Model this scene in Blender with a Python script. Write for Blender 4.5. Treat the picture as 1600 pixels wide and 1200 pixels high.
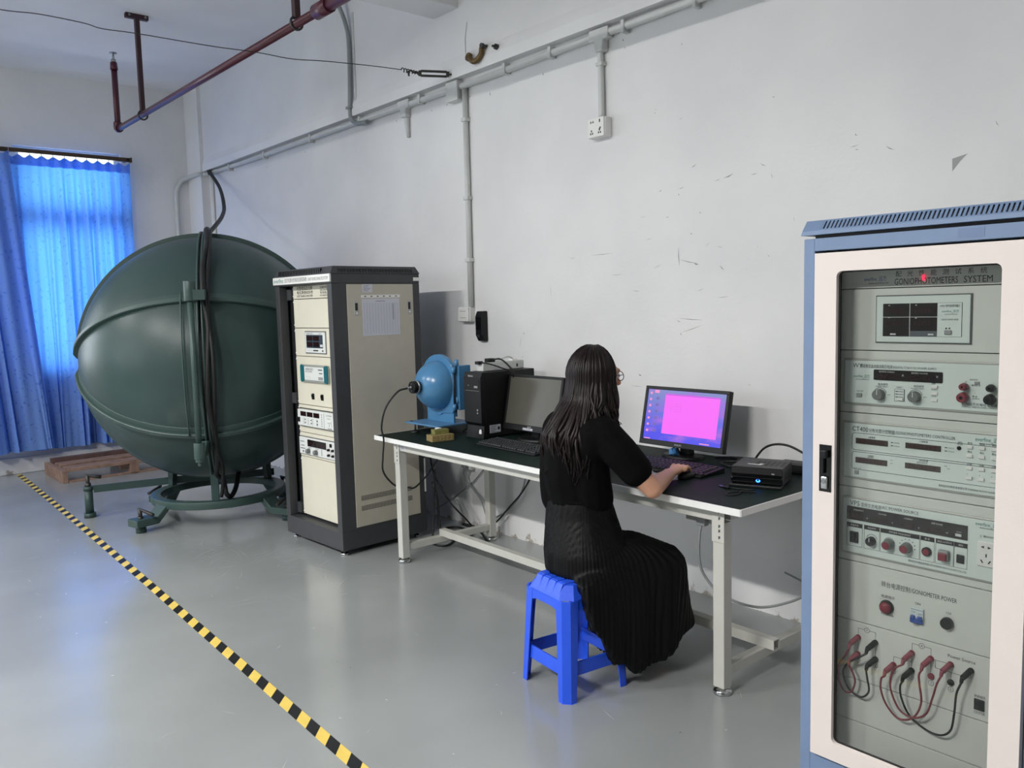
import bpy, bmesh, math, random
from mathutils import Vector, Matrix
random.seed(7)
sc = bpy.context.scene
for o in list(bpy.data.objects):
    bpy.data.objects.remove(o, do_unlink=True)
COL = sc.collection

# ------------------------------------------------------------------ camera
cam_d = bpy.data.cameras.new('camera'); cam = bpy.data.objects.new('camera', cam_d); COL.objects.link(cam)
cam_d.sensor_width = 36.0; cam_d.lens = 1290.0/1600.0*36.0; cam_d.clip_start = 0.05
yaw, pit, rol = math.radians(-40.76210289), math.radians(5.46946369), math.radians(1.46606273)
fw = Vector((math.cos(yaw)*math.cos(pit), math.sin(yaw)*math.cos(pit), -math.sin(pit)))
rt = fw.cross(Vector((0, 0, 1))).normalized(); dn = fw.cross(rt)
r2 = math.cos(rol)*rt + math.sin(rol)*dn; d2 = -math.sin(rol)*rt + math.cos(rol)*dn
mw = Matrix((r2, -d2, -fw)).transposed().to_4x4(); mw.translation = (0, 3.405, 1.5)
cam.matrix_world = mw
sc.camera = cam

# ------------------------------------------------------------------ world, daylight, exposure
w = bpy.data.worlds.new('daylight'); sc.world = w; w.use_nodes = True
bg = w.node_tree.nodes['Background']; bg.inputs[0].default_value = (0.78, 0.88, 1.0, 1); bg.inputs[1].default_value = 1.6
sc.view_settings.view_transform = 'Standard'; sc.view_settings.look = 'None'
sc.view_settings.exposure = 0.24; sc.view_settings.gamma = 1.0; sc.view_settings.use_curve_mapping = False

def area(name, loc, aim, sx, sy, power, col):
    d = bpy.data.lights.new(name, 'AREA'); d.shape = 'RECTANGLE'; d.size = sx; d.size_y = sy; d.energy = power; d.color = col
    o = bpy.data.objects.new(name, d); COL.objects.link(o); o.location = loc
    o.rotation_euler = Vector(aim).to_track_quat('-Z', 'Y').to_euler()
    return o
ROOM_L, ROOM_B, ROOM_F, CEIL = 6.9, -7.0, 9.1, 3.83
area('daylight_curtain_window', (9.55, 1.24, 2.0), (-1, 0, 0), 1.0, 2.1, 62, (0.88, 0.94, 1.0))
area('daylight_far_window', (9.55, 4.35, 2.0), (-1, 0, 0), 2.2, 2.0, 95, (0.86, 0.92, 1.0))
area('daylight_side_window', (6.2, ROOM_L+.45, 2.0), (0, -1, 0), 3.4, 2.0, 50, (0.95, 0.97, 1.0))

# ------------------------------------------------------------------ helpers: materials
def lin(h):
    if not isinstance(h, str): return tuple(h)
    h = h.lstrip('#'); c = [int(h[i:i+2], 16)/255 for i in (0, 2, 4)]
    return tuple(x/12.92 if x <= .04045 else ((x+.055)/1.055)**2.4 for x in c)
MATS = {}
def mat(name, col, rough=.5, metal=0., var=.06, scale=12., bump=0., bscale=120., spec=.5, emit=None, estr=1.):
    if name in MATS: return MATS[name]
    m = bpy.data.materials.new(name); m.use_nodes = True; N = m.node_tree.nodes; L = m.node_tree.links
    b = N['Principled BSDF']; c = lin(col)
    b.inputs['Roughness'].default_value = rough; b.inputs['Metallic'].default_value = metal
    b.inputs['Specular IOR Level'].default_value = spec
    tc = N.new('ShaderNodeTexCoord')
    if var > 0:
        n = N.new('ShaderNodeTexNoise'); n.inputs['Scale'].default_value = scale; n.inputs['Detail'].default_value = 4
        L.new(tc.outputs['Object'], n.inputs['Vector'])
        r = N.new('ShaderNodeValToRGB'); r.color_ramp.elements[0].position = .3; r.color_ramp.elements[1].position = .7
        r.color_ramp.elements[0].color = tuple(x*(1-var) for x in c)+(1,); r.color_ramp.elements[1].color = tuple(min(1, x*(1+var)) for x in c)+(1,)
        L.new(n.outputs['Fac'], r.inputs['Fac']); L.new(r.outputs['Color'], b.inputs['Base Color'])
    else:
        b.inputs['Base Color'].default_value = c+(1,)
    if bump > 0:
        n2 = N.new('ShaderNodeTexNoise'); n2.inputs['Scale'].default_value = bscale; n2.inputs['Detail'].default_value = 3
        L.new(tc.outputs['Object'], n2.inputs['Vector'])
        bp = N.new('ShaderNodeBump'); bp.inputs['Strength'].default_value = bump; bp.inputs['Distance'].default_value = .01
        L.new(n2.outputs['Fac'], bp.inputs['Height']); L.new(bp.outputs['Normal'], b.inputs['Normal'])
    if emit is not None:
        b.inputs['Emission Color'].default_value = lin(emit)+(1,); b.inputs['Emission Strength'].default_value = estr
    MATS[name] = m
    return m
def M_(name): return MATS[name]

# ------------------------------------------------------------------ helpers: meshes
class MB:
    def __init__(s): s.v = []; s.f = []; s.m = []; s.s = []
    def add(s, vs, fs, m=0, sm=False):
        o = len(s.v); s.v += [tuple(p) for p in vs]
        for f in fs: s.f.append([i+o for i in f]); s.m.append(m); s.s.append(sm)
        return s
    def box(s, x0, x1, y0, y1, z0, z1, m=0):
        return s.add([(x0,y0,z0),(x1,y0,z0),(x1,y1,z0),(x0,y1,z0),(x0,y0,z1),(x1,y0,z1),(x1,y1,z1),(x0,y1,z1)],
              [(0,3,2,1),(4,5,6,7),(0,1,5,4),(1,2,6,5),(2,3,7,6),(3,0,4,7)], m)
    def hexa(s, b4, t4, m=0):
        return s.add(list(b4)+list(t4), [(0,3,2,1),(4,5,6,7),(0,1,5,4),(1,2,6,5),(2,3,7,6),(3,0,4,7)], m)
    def bar(s, p0, p1, wd, ht, up=(0,0,1), m=0):
        p0, p1 = Vector(p0), Vector(p1); d = (p1-p0).normalized(); u = Vector(up); sd = d.cross(u).normalized(); u = sd.cross(d)
        q = lambda p: [p-sd*wd/2-u*ht/2, p+sd*wd/2-u*ht/2, p+sd*wd/2+u*ht/2, p-sd*wd/2+u*ht/2]
        a, b = q(p0), q(p1)
        return s.add(a+b, [(0,1,2,3),(7,6,5,4),(0,4,5,1),(1,5,6,2),(2,6,7,3),(3,7,4,0)], m)
    def cyl(s, p0, p1, r0, r1=None, n=16, m=0, caps=True):
        return s.tube([p0, p1], [r0, r0 if r1 is None else r1], n, m, caps)
    def tube(s, pts, r, n=8, m=0, caps=True, closed=False, flat=None):
        P = [Vector(p) for p in pts]; k = len(P)
        R = r if isinstance(r, (list, tuple)) else [r]*k
        vs = []; prev = None
        for i in range(k):
            if closed: t = P[(i+1) % k]-P[i-1]
            else: t = P[min(i+1, k-1)]-P[max(i-1, 0)]
            t = t.normalized() if t.length > 1e-9 else Vector((0,0,1))
            if prev is None:
                a = Vector((0,0,1)) if abs(t.z) < .9 else Vector((1,0,0)); a = (a-t*a.dot(t)).normalized()
            else:
                a = prev-t*prev.dot(t); a = a.normalized() if a.length > 1e-6 else prev
            prev = a; b = t.cross(a)
            for j in range(n):
                th = 2*math.pi*j/n
                vs.append(P[i]+(a*math.cos(th)*(flat or 1)+b*math.sin(th))*R[i])
        fs = []
        for i in range(k if closed else k-1):
            for j in range(n):
                i2 = (i+1) % k
                fs.append((i*n+j, i*n+(j+1) % n, i2*n+(j+1) % n, i2*n+j))
        o = len(s.v); s.add(vs, fs, m, True)
        if caps and not closed:
            s.f.append([o+j for j in range(n)][::-1]); s.m.append(m); s.s.append(False)
            s.f.append([o+(k-1)*n+j for j in range(n)]); s.m.append(m); s.s.append(False)
        return s
    def lathe(s, prof, c=(0,0,0), axis=(0,0,1), n=24, m=0):
        ax = Vector(axis).normalized(); a = Vector((1,0,0)) if abs(ax.x) < .9 else Vector((0,1,0)); a = (a-ax*a.dot(ax)).normalized(); b = ax.cross(a); c = Vector(c)
        vs = []; fs = []
        for (r, h) in prof:
            for j in range(n):
                th = 2*math.pi*j/n; vs.append(c+ax*h+(a*math.cos(th)+b*math.sin(th))*r)
        for i in range(len(prof)-1):
            for j in range(n): fs.append((i*n+j, i*n+(j+1) % n, (i+1)*n+(j+1) % n, (i+1)*n+j))
        return s.add(vs, fs, m, True)
    def prism(s, poly, fn0, fn1, m=0):
        k = len(poly); a = [fn0(*p) for p in poly]; b = [fn1(*p) for p in poly]
        return s.add(a+b, [tuple(range(k))[::-1], tuple(range(k, 2*k))]+[(i, (i+1) % k, k+(i+1) % k, k+i) for i in range(k)], m)
    def sph(s, c, r, n=16, k=10, m=0):
        rx, ry, rz = r if isinstance(r, (tuple, list)) else (r, r, r)
        vs = []; fs = []
        for i in range(k+1):
            ph = math.pi*i/k
            for j in range(n):
                th = 2*math.pi*j/n; vs.append((c[0]+rx*math.sin(ph)*math.cos(th), c[1]+ry*math.sin(ph)*math.sin(th), c[2]-rz*math.cos(ph)))
        for i in range(k):
            for j in range(n): fs.append((i*n+j, i*n+(j+1) % n, (i+1)*n+(j+1) % n, (i+1)*n+j))
        return s.add(vs, fs, m, True)
    def mesh(s, name, mats):
        me = bpy.data.meshes.new(name); me.from_pydata(s.v, [], s.f)
        for mm in (mats if isinstance(mats, (list, tuple)) else [mats]): me.materials.append(MATS[mm] if isinstance(mm, str) else mm)
        me.polygons.foreach_set('material_index', s.m); me.polygons.foreach_set('use_smooth', s.s)
        me.update(); return me
    def build(s, name, mats, parent=None, loc=None, rot=None, bev=0., seg=2, label=None, cat=None, group=None, kind=None):
        o = bpy.data.objects.new(name, s.mesh(name, mats)); COL.objects.link(o)
        if parent is not None: o.parent = parent
        if loc is not None: o.location = loc
        if rot is not None: o.rotation_euler = rot
        if bev > 0:
            md = o.modifiers.new('bevel', 'BEVEL'); md.width = bev; md.segments = seg; md.limit_method = 'ANGLE'; md.angle_limit = math.radians(50)
        tag(o, label, cat, group, kind)
        return o
def tag(o, label=None, cat=None, group=None, kind=None):
    if label: o['label'] = label
    if cat: o['category'] = cat
    if group: o['group'] = group
    if kind: o['kind'] = kind
    return o
def thing(name, label, cat, loc=(0,0,0), rz=0., group=None):
    o = bpy.data.objects.new(name, None); COL.objects.link(o); o.location = loc; o.rotation_euler = (0, 0, rz); o.empty_display_size = .1
    return tag(o, label, cat, group)
def share(o, parent, loc=None, rot=None):
    c = o.copy(); COL.objects.link(c); c.parent = parent
    if loc is not None: c.location = loc
    if rot is not None: c.rotation_euler = rot
    return c
def rrect(x0, x1, z0, z1, r, n=5):
    P = []
    for cx, cz, a0 in ((x1-r, z0+r, -90), (x1-r, z1-r, 0), (x0+r, z1-r, 90), (x0+r, z0+r, 180)):
        for i in range(n+1):
            a = math.radians(a0+90*i/n); P.append((cx+r*math.cos(a), cz+r*math.sin(a)))
    return P
def smoothpath(pts, n=8):
    P = [Vector(p) for p in pts]; P = [P[0]*2-P[1]]+P+[P[-1]*2-P[-2]]; out = []
    for i in range(1, len(P)-2):
        a, b, c, d = P[i-1:i+3]
        for k in range(n):
            t = k/n
            out.append(.5*((2*b)+(-a+c)*t+(2*a-5*b+4*c-d)*t*t+(-a+3*b-3*c+d)*t**3))
    return out+[P[-2]]
TXT = {}
def text(mb, s, size, pos, right=(1,0,0), up=(0,0,1), align='LEFT', m=0, wid=None):
    """flat lettering: glyph outlines filled, laid on the plane right/up at pos"""
    key = (s, align)
    if key not in TXT:
        cu = bpy.data.curves.new('lettering', 'FONT'); cu.body = s; cu.size = 1.0; cu.align_x = align; cu.resolution_u = 2
        ob = bpy.data.objects.new('lettering', cu); COL.objects.link(ob)
        dg = bpy.context.evaluated_depsgraph_get(); me = bpy.data.meshes.new_from_object(ob.evaluated_get(dg))
        TXT[key] = ([tuple(v.co) for v in me.vertices], [tuple(p.vertices) for p in me.polygons])
        bpy.data.objects.remove(ob, do_unlink=True); bpy.data.curves.remove(cu); bpy.data.meshes.remove(me)
    vs, fs = TXT[key]
    if not vs: return
    kx = 1.
    if wid:
        w0 = max(v[0] for v in vs)-min(v[0] for v in vs); kx = wid/(w0*size)
    R, U, P = Vector(right), Vector(up), Vector(pos)
    mb.add([P+R*(v[0]*size*kx)+U*(v[1]*size) for v in vs], fs, m)

# ------------------------------------------------------------------ materials
def wall_mat():
    m = bpy.data.materials.new('painted_plaster'); m.use_nodes = True; N = m.node_tree.nodes; L = m.node_tree.links; b = N['Principled BSDF']
    g = N.new('ShaderNodeNewGeometry'); sx = N.new('ShaderNodeSeparateXYZ'); L.new(g.outputs['Position'], sx.inputs[0])
    n = N.new('ShaderNodeTexNoise'); n.inputs['Scale'].default_value = 1.3; n.inputs['Detail'].default_value = 6; L.new(g.outputs['Position'], n.inputs['Vector'])
    r = N.new('ShaderNodeValToRGB'); r.color_ramp.elements[0].color = lin('#dadadb')+(1,); r.color_ramp.elements[1].color = lin('#e4e4e4')+(1,)
    r.color_ramp.elements[0].position = .35; r.color_ramp.elements[1].position = .65; L.new(n.outputs['Fac'], r.inputs['Fac'])
    # flaked paint and dirt close to the floor
    n2 = N.new('ShaderNodeTexNoise'); n2.inputs['Scale'].default_value = 7; n2.inputs['Detail'].default_value = 8; n2.inputs['Roughness'].default_value = .7; L.new(g.outputs['Position'], n2.inputs['Vector'])
    mr = N.new('ShaderNodeMapRange'); mr.inputs['From Min'].default_value = 0; mr.inputs['From Max'].default_value = .22; mr.inputs['To Min'].default_value = .17; mr.inputs['To Max'].default_value = -.25; L.new(sx.outputs['Z'], mr.inputs['Value'])
    ad = N.new('ShaderNodeMath'); ad.operation = 'ADD'; L.new(n2.outputs['Fac'], ad.inputs[0]); L.new(mr.outputs[0], ad.inputs[1])
    st = N.new('ShaderNodeValToRGB'); st.color_ramp.elements[0].position = .66; st.color_ramp.elements[1].position = .70; L.new(ad.outputs[0], st.inputs['Fac'])
    mx = N.new('ShaderNodeMix'); mx.data_type = 'RGBA'; L.new(st.outputs['Color'], mx.inputs['Factor']); L.new(r.outputs['Color'], mx.inputs['A']); mx.inputs['B'].default_value = lin('#a39c92')+(1,)
    L.new(mx.outputs['Result'], b.inputs['Base Color']); b.inputs['Roughness'].default_value = .75; b.inputs['Specular IOR Level'].default_value = .25
    n3 = N.new('ShaderNodeTexNoise'); n3.inputs['Scale'].default_value = 60; n3.inputs['Detail'].default_value = 4; L.new(g.outputs['Position'], n3.inputs['Vector'])
    n4 = N.new('ShaderNodeTexNoise'); n4.inputs['Scale'].default_value = 5; n4.inputs['Detail'].default_value = 3; L.new(g.outputs['Position'], n4.inputs['Vector'])
    s2 = N.new('ShaderNodeMath'); s2.operation = 'MULTIPLY_ADD'; L.new(n3.outputs['Fac'], s2.inputs[0]); s2.inputs[1].default_value = .15; L.new(n4.outputs['Fac'], s2.inputs[2])
    bp = N.new('ShaderNodeBump'); bp.inputs['Strength'].default_value = .25; bp.inputs['Distance'].default_value = .02; L.new(s2.outputs[0], bp.inputs['Height']); L.new(bp.outputs['Normal'], b.inputs['Normal'])
    MATS['painted_plaster'] = m
wall_mat()
def floor_mat():
    m = bpy.data.materials.new('grey_epoxy_floor'); m.use_nodes = True; N = m.node_tree.nodes; L = m.node_tree.links; b = N['Principled BSDF']
    g = N.new('ShaderNodeNewGeometry')
    n = N.new('ShaderNodeTexNoise'); n.inputs['Scale'].default_value = .9; n.inputs['Detail'].default_value = 3; n.inputs['Roughness'].default_value = .5; L.new(g.outputs['Position'], n.inputs['Vector'])
    r = N.new('ShaderNodeValToRGB'); r.color_ramp.elements[0].color = lin('#8e9292')+(1,); r.color_ramp.elements[1].color = lin('#9da1a1')+(1,)
    r.color_ramp.elements[0].position = .35; r.color_ramp.elements[1].position = .68; L.new(n.outputs['Fac'], r.inputs['Fac'])
    L.new(r.outputs['Color'], b.inputs['Base Color'])
    n5 = N.new('ShaderNodeTexNoise'); n5.inputs['Scale'].default_value = 2.6; n5.inputs['Detail'].default_value = 2; L.new(g.outputs['Position'], n5.inputs['Vector'])
    rr = N.new('ShaderNodeMapRange'); rr.inputs['From Min'].default_value = .3; rr.inputs['From Max'].default_value = .7; rr.inputs['To Min'].default_value = .17; rr.inputs['To Max'].default_value = .24; L.new(n5.outputs['Fac'], rr.inputs['Value']); L.new(rr.outputs[0], b.inputs['Roughness'])
    n4 = N.new('ShaderNodeTexNoise'); n4.inputs['Scale'].default_value = 3; n4.inputs['Detail'].default_value = 3; L.new(g.outputs['Position'], n4.inputs['Vector'])
    bp = N.new('ShaderNodeBump'); bp.inputs['Strength'].default_value = .03; bp.inputs['Distance'].default_value = .02; L.new(n4.outputs['Fac'], bp.inputs['Height']); L.new(bp.outputs['Normal'], b.inputs['Normal'])
    b.inputs['Specular IOR Level'].default_value = 1.0
    MATS['grey_epoxy_floor'] = m
floor_mat()
def glass_mat(name, tint=.9, gloss=.9, rough=.02, ior=1.45):
    m = bpy.data.materials.new(name); m.use_nodes = True; N = m.node_tree.nodes; L = m.node_tree.links
    N.remove(N['Principled BSDF']); t = N.new('ShaderNodeBsdfTransparent'); t.inputs[0].default_value = (tint, tint*1.01, tint, 1)
    g = N.new('ShaderNodeBsdfGlossy'); g.inputs['Roughness'].default_value = rough; g.inputs['Color'].default_value = (gloss,)*3+(1,)
    f = N.new('ShaderNodeFresnel'); f.inputs['IOR'].default_value = ior; x = N.new('ShaderNodeMixShader')
    L.new(f.outputs[0], x.inputs[0]); L.new(t.outputs[0], x.inputs[1]); L.new(g.outputs[0], x.inputs[2]); L.new(x.outputs[0], N['Material Output'].inputs['Surface'])
    MATS[name] = m
glass_mat('clear_glass', .93); glass_mat('door_glass', .90, ior=1.38)
def curtain_mat():
    m = bpy.data.materials.new('blue_curtain_cloth'); m.use_nodes = True; N = m.node_tree.nodes; L = m.node_tree.links
    N.remove(N['Principled BSDF']); d = N.new('ShaderNodeBsdfDiffuse'); t = N.new('ShaderNodeBsdfTranslucent'); x = N.new('ShaderNodeMixShader'); x.inputs[0].default_value = .42
    tc = N.new('ShaderNodeTexCoord'); n = N.new('ShaderNodeTexNoise'); n.inputs['Scale'].default_value = 34; n.inputs['Detail'].default_value = 1; L.new(tc.outputs['Object'], n.inputs['Vector'])
    r = N.new('ShaderNodeValToRGB'); r.color_ramp.elements[0].position = .30; r.color_ramp.elements[1].position = .36
    r.color_ramp.elements[0].color = lin('#5c7ec6')+(1,); r.color_ramp.elements[1].color = lin('#86abec')+(1,); L.new(n.outputs['Fac'], r.inputs['Fac'])
    L.new(r.outputs['Color'], d.inputs['Color']); t.inputs['Color'].default_value = lin('#549bf0')+(1,)
    L.new(d.outputs[0], x.inputs[1]); L.new(t.outputs[0], x.inputs[2]); L.new(x.outputs[0], N['Material Output'].inputs['Surface'])
    MATS['blue_curtain_cloth'] = m
curtain_mat()
mat('white_paint', '#d8d9d8', .5, var=.03)
mat('ceiling_white', '#e2e2e3', .85, var=.04, scale=1.5)
mat('conduit_white', '#c9cbc9', .45, var=.04)
mat('conduit_grey', '#8d9292', .45, var=.06)
mat('red_pipe_paint', '#4a1a2a', .38, var=.12, scale=9)
mat('dark_red_steel', '#33151d', .5, var=.15)
mat('steel', '#9a9c9c', .35, 1., var=.08)
mat('dark_steel', '#4b4a48', .5, .8, var=.15)
mat('brass_old', '#6d5a3c', .5, .7, var=.25, scale=40)
mat('black_rubber', '#101112', .55, var=.1)
mat('black_plastic', '#0e0f11', .45, spec=.35, var=.1, bump=.05, bscale=500)
mat('black_gloss', '#08090b', .18, var=.0)
mat('grey_plastic', '#8d9091', .45, var=.05)
mat('white_plastic', '#e4e4e1', .4, var=.02)
mat('sphere_green', '#314543', .38, spec=.4, var=.10, scale=3.5, bump=.04, bscale=60)
mat('sphere_green_edge', '#374c48', .42, var=.08, scale=5)
mat('blue_enamel', '#4a80ab', .25, var=.05, scale=6)
mat('blue_enamel_flat', '#5585ad', .42, var=.06, scale=6)
mat('rack_charcoal', '#3a3b3e', .5, var=.05, bump=.06, bscale=400)
mat('rack_black', '#1a1b1d', .55, var=.06)
mat('rack_beige', '#b6b1a3', .5, var=.03, bump=.05, bscale=350)
mat('panel_ivory', '#dad6c5', .5, var=.02)
mat('panel_grey', '#d0d3ce', .5, var=.02, bump=.03, bscale=300)
mat('instrument_white', '#dcdfdd', .45, var=.02)
mat('instrument_mint', '#d3dedb', .45, var=.015)
mat('trim_silver', '#a9aba6', .4, .3, var=.03)
mat('display_dark', '#1c1718', .15, var=.03)
mat('digit_red', '#3c1517', .2, var=.0)
mat('print_black', '#1d1e20', .6, var=0)
mat('print_grey', '#55585a', .6, var=0)
mat('print_teal', '#2d7d74', .5, var=0)
mat('print_blue', '#27508c', .5, var=0)
mat('print_white', '#cfd1d2', .6, var=0)
mat('knob_grey', '#6d7070', .4, var=.05)
mat('lead_red', '#7c2b38', .4, var=.05)
mat('lead_pink', '#8f4a56', .42, var=.05)
mat('teal_plastic', '#12616a', .4, var=.05)
mat('cab_blue', '#7288a8', .45, var=.04, bump=.05, bscale=300)
mat('cab_cream', '#e2d8d3', .45, var=.015, bump=.05, bscale=260)
mat('bench_white', '#c2c2bb', .38, var=.03)
mat('bench_edge', '#e9eae8', .35, var=.02)
mat('bench_green_mat', '#10201c', .6, var=.18, scale=5, spec=.15)
mat('chrome', '#c7c9c9', .18, 1., var=.05)
mat('paper', '#c9cad4', .8, var=.02)
mat('floor_scratch', '#a9adac', .6, var=.1); mat('floor_speck', '#4e5050', .6, var=.1)
mat('paper_lines', '#9496a6', .8, var=0)
mat('stool_blue', '#2556e2', .38, var=.04, bump=.06, bscale=60)
mat('skin', '#cf9c80', .5, var=.06, scale=18)
mat('hair_dark', '#0d0909', .45, var=.35, scale=60, spec=.25)
mat('shirt_black', '#060607', .9, var=.2, scale=30, spec=.12)
mat('skirt_black', '#060607', .55, var=.2, scale=25, spec=.2)
mat('pallet_wood', '#8a7062', .75, var=.25, scale=14, bump=.2, bscale=40)
mat('pallet_wood_red', '#5b4440', .75, var=.2, scale=14, bump=.2, bscale=40)
mat('tape_yellow', '#e6c964', .45, var=.06)
mat('tape_black', '#1b1c1f', .45, var=.1)
mat('screen_off', '#56544d', .22, var=.06, scale=4)  # grey base mixes dust with the bright room's reflection, painted in
mat('scuff', '#7d7b79', .8, var=.2)
mat('scuff_light', '#a4a4a4', .8, var=.1)
mat('rail_bronze', '#4d3f33', .4, .5, var=.1)
mat('brocade_gold', '#87764a', .6, var=.35, scale=70)
mat('brocade_lid', '#77763f', .55, var=.3, scale=60)
mat('blue_led', '#0a3cff', .3, var=0, emit='#2a6cff', estr=6)
mat('red_lens', '#7c2635', .25, var=0)
mat('breaker_blue', '#2a4f9e', .4, var=.03)
mat('breaker_white', '#c9d3d8', .4, var=.02)
mat('glass_eye', '#e0dcd6', .2, var=0)
mat('lens_glass', '#c9c9c9', .1, var=0)
mat('unseen_wall_dark', '#5a5a5b', .8, var=.05, scale=2)  # dark tone put on the unseen walls to cut bounce light

# ------------------------------------------------------------------ the room
T = .2
FL = MB().box(ROOM_B, ROOM_F+.3, -.2, ROOM_L+.2, -.1, 0).build('floor', 'grey_epoxy_floor', kind='structure')
MB().box(ROOM_B, ROOM_F+.3, -.2, ROOM_L+.2, CEIL, CEIL+.12).build('ceiling', 'ceiling_white', kind='structure')
WR = MB().box(ROOM_B, ROOM_F+T, -T, 0, 0, CEIL).build('wall_right', 'painted_plaster', kind='structure')
def wall_with_windows(name, a0, a1, wins, fn, m='painted_plaster'):
    mb = MB(); cur = a0
    for (w0, w1, z0, z1) in wins:
        mb.box(*fn(cur, w0), 0, CEIL); mb.box(*fn(w0, w1), 0, z0); mb.box(*fn(w0, w1), z1, CEIL); cur = w1
    mb.box(*fn(cur, a1), 0, CEIL)
    return mb.build(name, m, kind='structure')
W1 = (.76, 1.72, .97, 3.13); W2 = (3.25, 5.45, .97, 3.0)
wall_with_windows('wall_far', 0, ROOM_L+T, [W1, W2], lambda a, b: (ROOM_F, ROOM_F+T, a, b))
W3 = (4.4, 8.0, 1.0, 3.0)
wall_with_windows('wall_left', ROOM_B-T, ROOM_F+T, [W3], lambda a, b: (a, b, ROOM_L, ROOM_L+T), 'unseen_wall_dark')
MB().box(ROOM_B-T, ROOM_B, -T, ROOM_L, 0, CEIL).build('wall_back', 'unseen_wall_dark', kind='structure')
def window(name, win, fn, transom, mulls):
    a0, a1, z0, z1 = win; e = .05
    root = bpy.data.objects.new(name, None); COL.objects.link(root); root['kind'] = 'structure'
    mb = MB()
    for r in ((a0, a0+e, z0, z1), (a1-e, a1, z0, z1), (a0+e, a1-e, z0, z0+e), (a0+e, a1-e, z1-e, z1)): mb.box(*fn(r[0], r[1], .06, .12), r[2], r[3])
    mb.build('window_frame', 'white_paint', root, bev=.004)
    MB().box(*fn(a0+e, a1-e, .05, .13), transom-.09, transom+.09).build('transom', 'white_paint', root, bev=.004)
    for q in mulls: MB().box(*fn(q-.03, q+.03, .06, .12), z0+e, transom-.09).build('mullion', 'white_paint', root, bev=.004)
    qs = [a0+e]+list(mulls)+[a1-e]
    for i in range(len(qs)-1): MB().box(*fn(qs[i], qs[i+1], .085, .091), z0+e, transom-.09).build('pane', 'clear_glass', root)
    MB().box(*fn(a0+e, a1-e, .085, .091), transom+.09, z1-e).build('pane', 'clear_glass', root)
    return root
window('window_1', W1, lambda a, b, d0, d1: (ROOM_F+d0, ROOM_F+d1, a, b), 2.46, [1.24])
window('window_2', W2, lambda a, b, d0, d1: (ROOM_F+d0, ROOM_F+d1, a, b), 2.46, [3.98, 4.72])
window('window_3', W3, lambda a, b, d0, d1: (a, b, ROOM_L+d0, ROOM_L+d1), 2.46, [5.3, 6.2, 7.1])
# corner pier, the beam let into the right wall, the cross beam
MB().box(8.73, ROOM_F, 0, .085, 0, CEIL).build('trim_1', 'painted_plaster', kind='structure')
MB().prism([(0, 2.965), (.065, 2.965), (.065, 3.03), (.045, 3.10), (.045, CEIL), (0, CEIL)], lambda y, z: (ROOM_B, y, z), lambda y, z: (8.73, y, z)).build('trim_2', 'painted_plaster', kind='structure')
MB().box(4.33, 4.60, .04, ROOM_L, 3.395, CEIL).build('trim_3', 'painted_plaster', bev=.006, kind='structure')
MB().box(9.075, ROOM_F, .085, ROOM_L, 0, .155).build('baseboard_far', 'painted_plaster', bev=.006, kind='structure')
# scratches and specks worn into the floor
fr_ = random.Random(21); fs_ = MB()
def fscr(x, y, a, l, wd, m=0):
    d = Vector((math.cos(a), math.sin(a), 0)); n = Vector((-d.y, d.x, 0)); c = Vector((x, y, .0006)); k = fr_.uniform(-.12, .12)*l
    fs_.add([c-d*l/2, c+n*(k-wd/2), c+d*l/2, c+n*(k+wd/2)], [(0, 1, 2, 3)], m)
for _ in range(70): fscr(fr_.uniform(1.6, 7), fr_.uniform(.6, 2.6), fr_.uniform(0, 3.14), fr_.uniform(.02, .11), fr_.uniform(.001, .003))
for _ in range(60): fscr(fr_.gauss(4.75, .5), fr_.gauss(1.45, .22), fr_.uniform(0, 3.14), fr_.uniform(.06, .3), fr_.uniform(.0008, .0022))
for _ in range(40): fscr(fr_.uniform(1.4, 6), fr_.uniform(1.0, 2.6), fr_.uniform(0, 3.14), fr_.uniform(.008, .02), fr_.uniform(.004, .008), fr_.choice((0, 1)))
fs_.build('floor_scratches', ['floor_scratch', 'floor_speck'], FL, kind='stuff')
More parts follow.
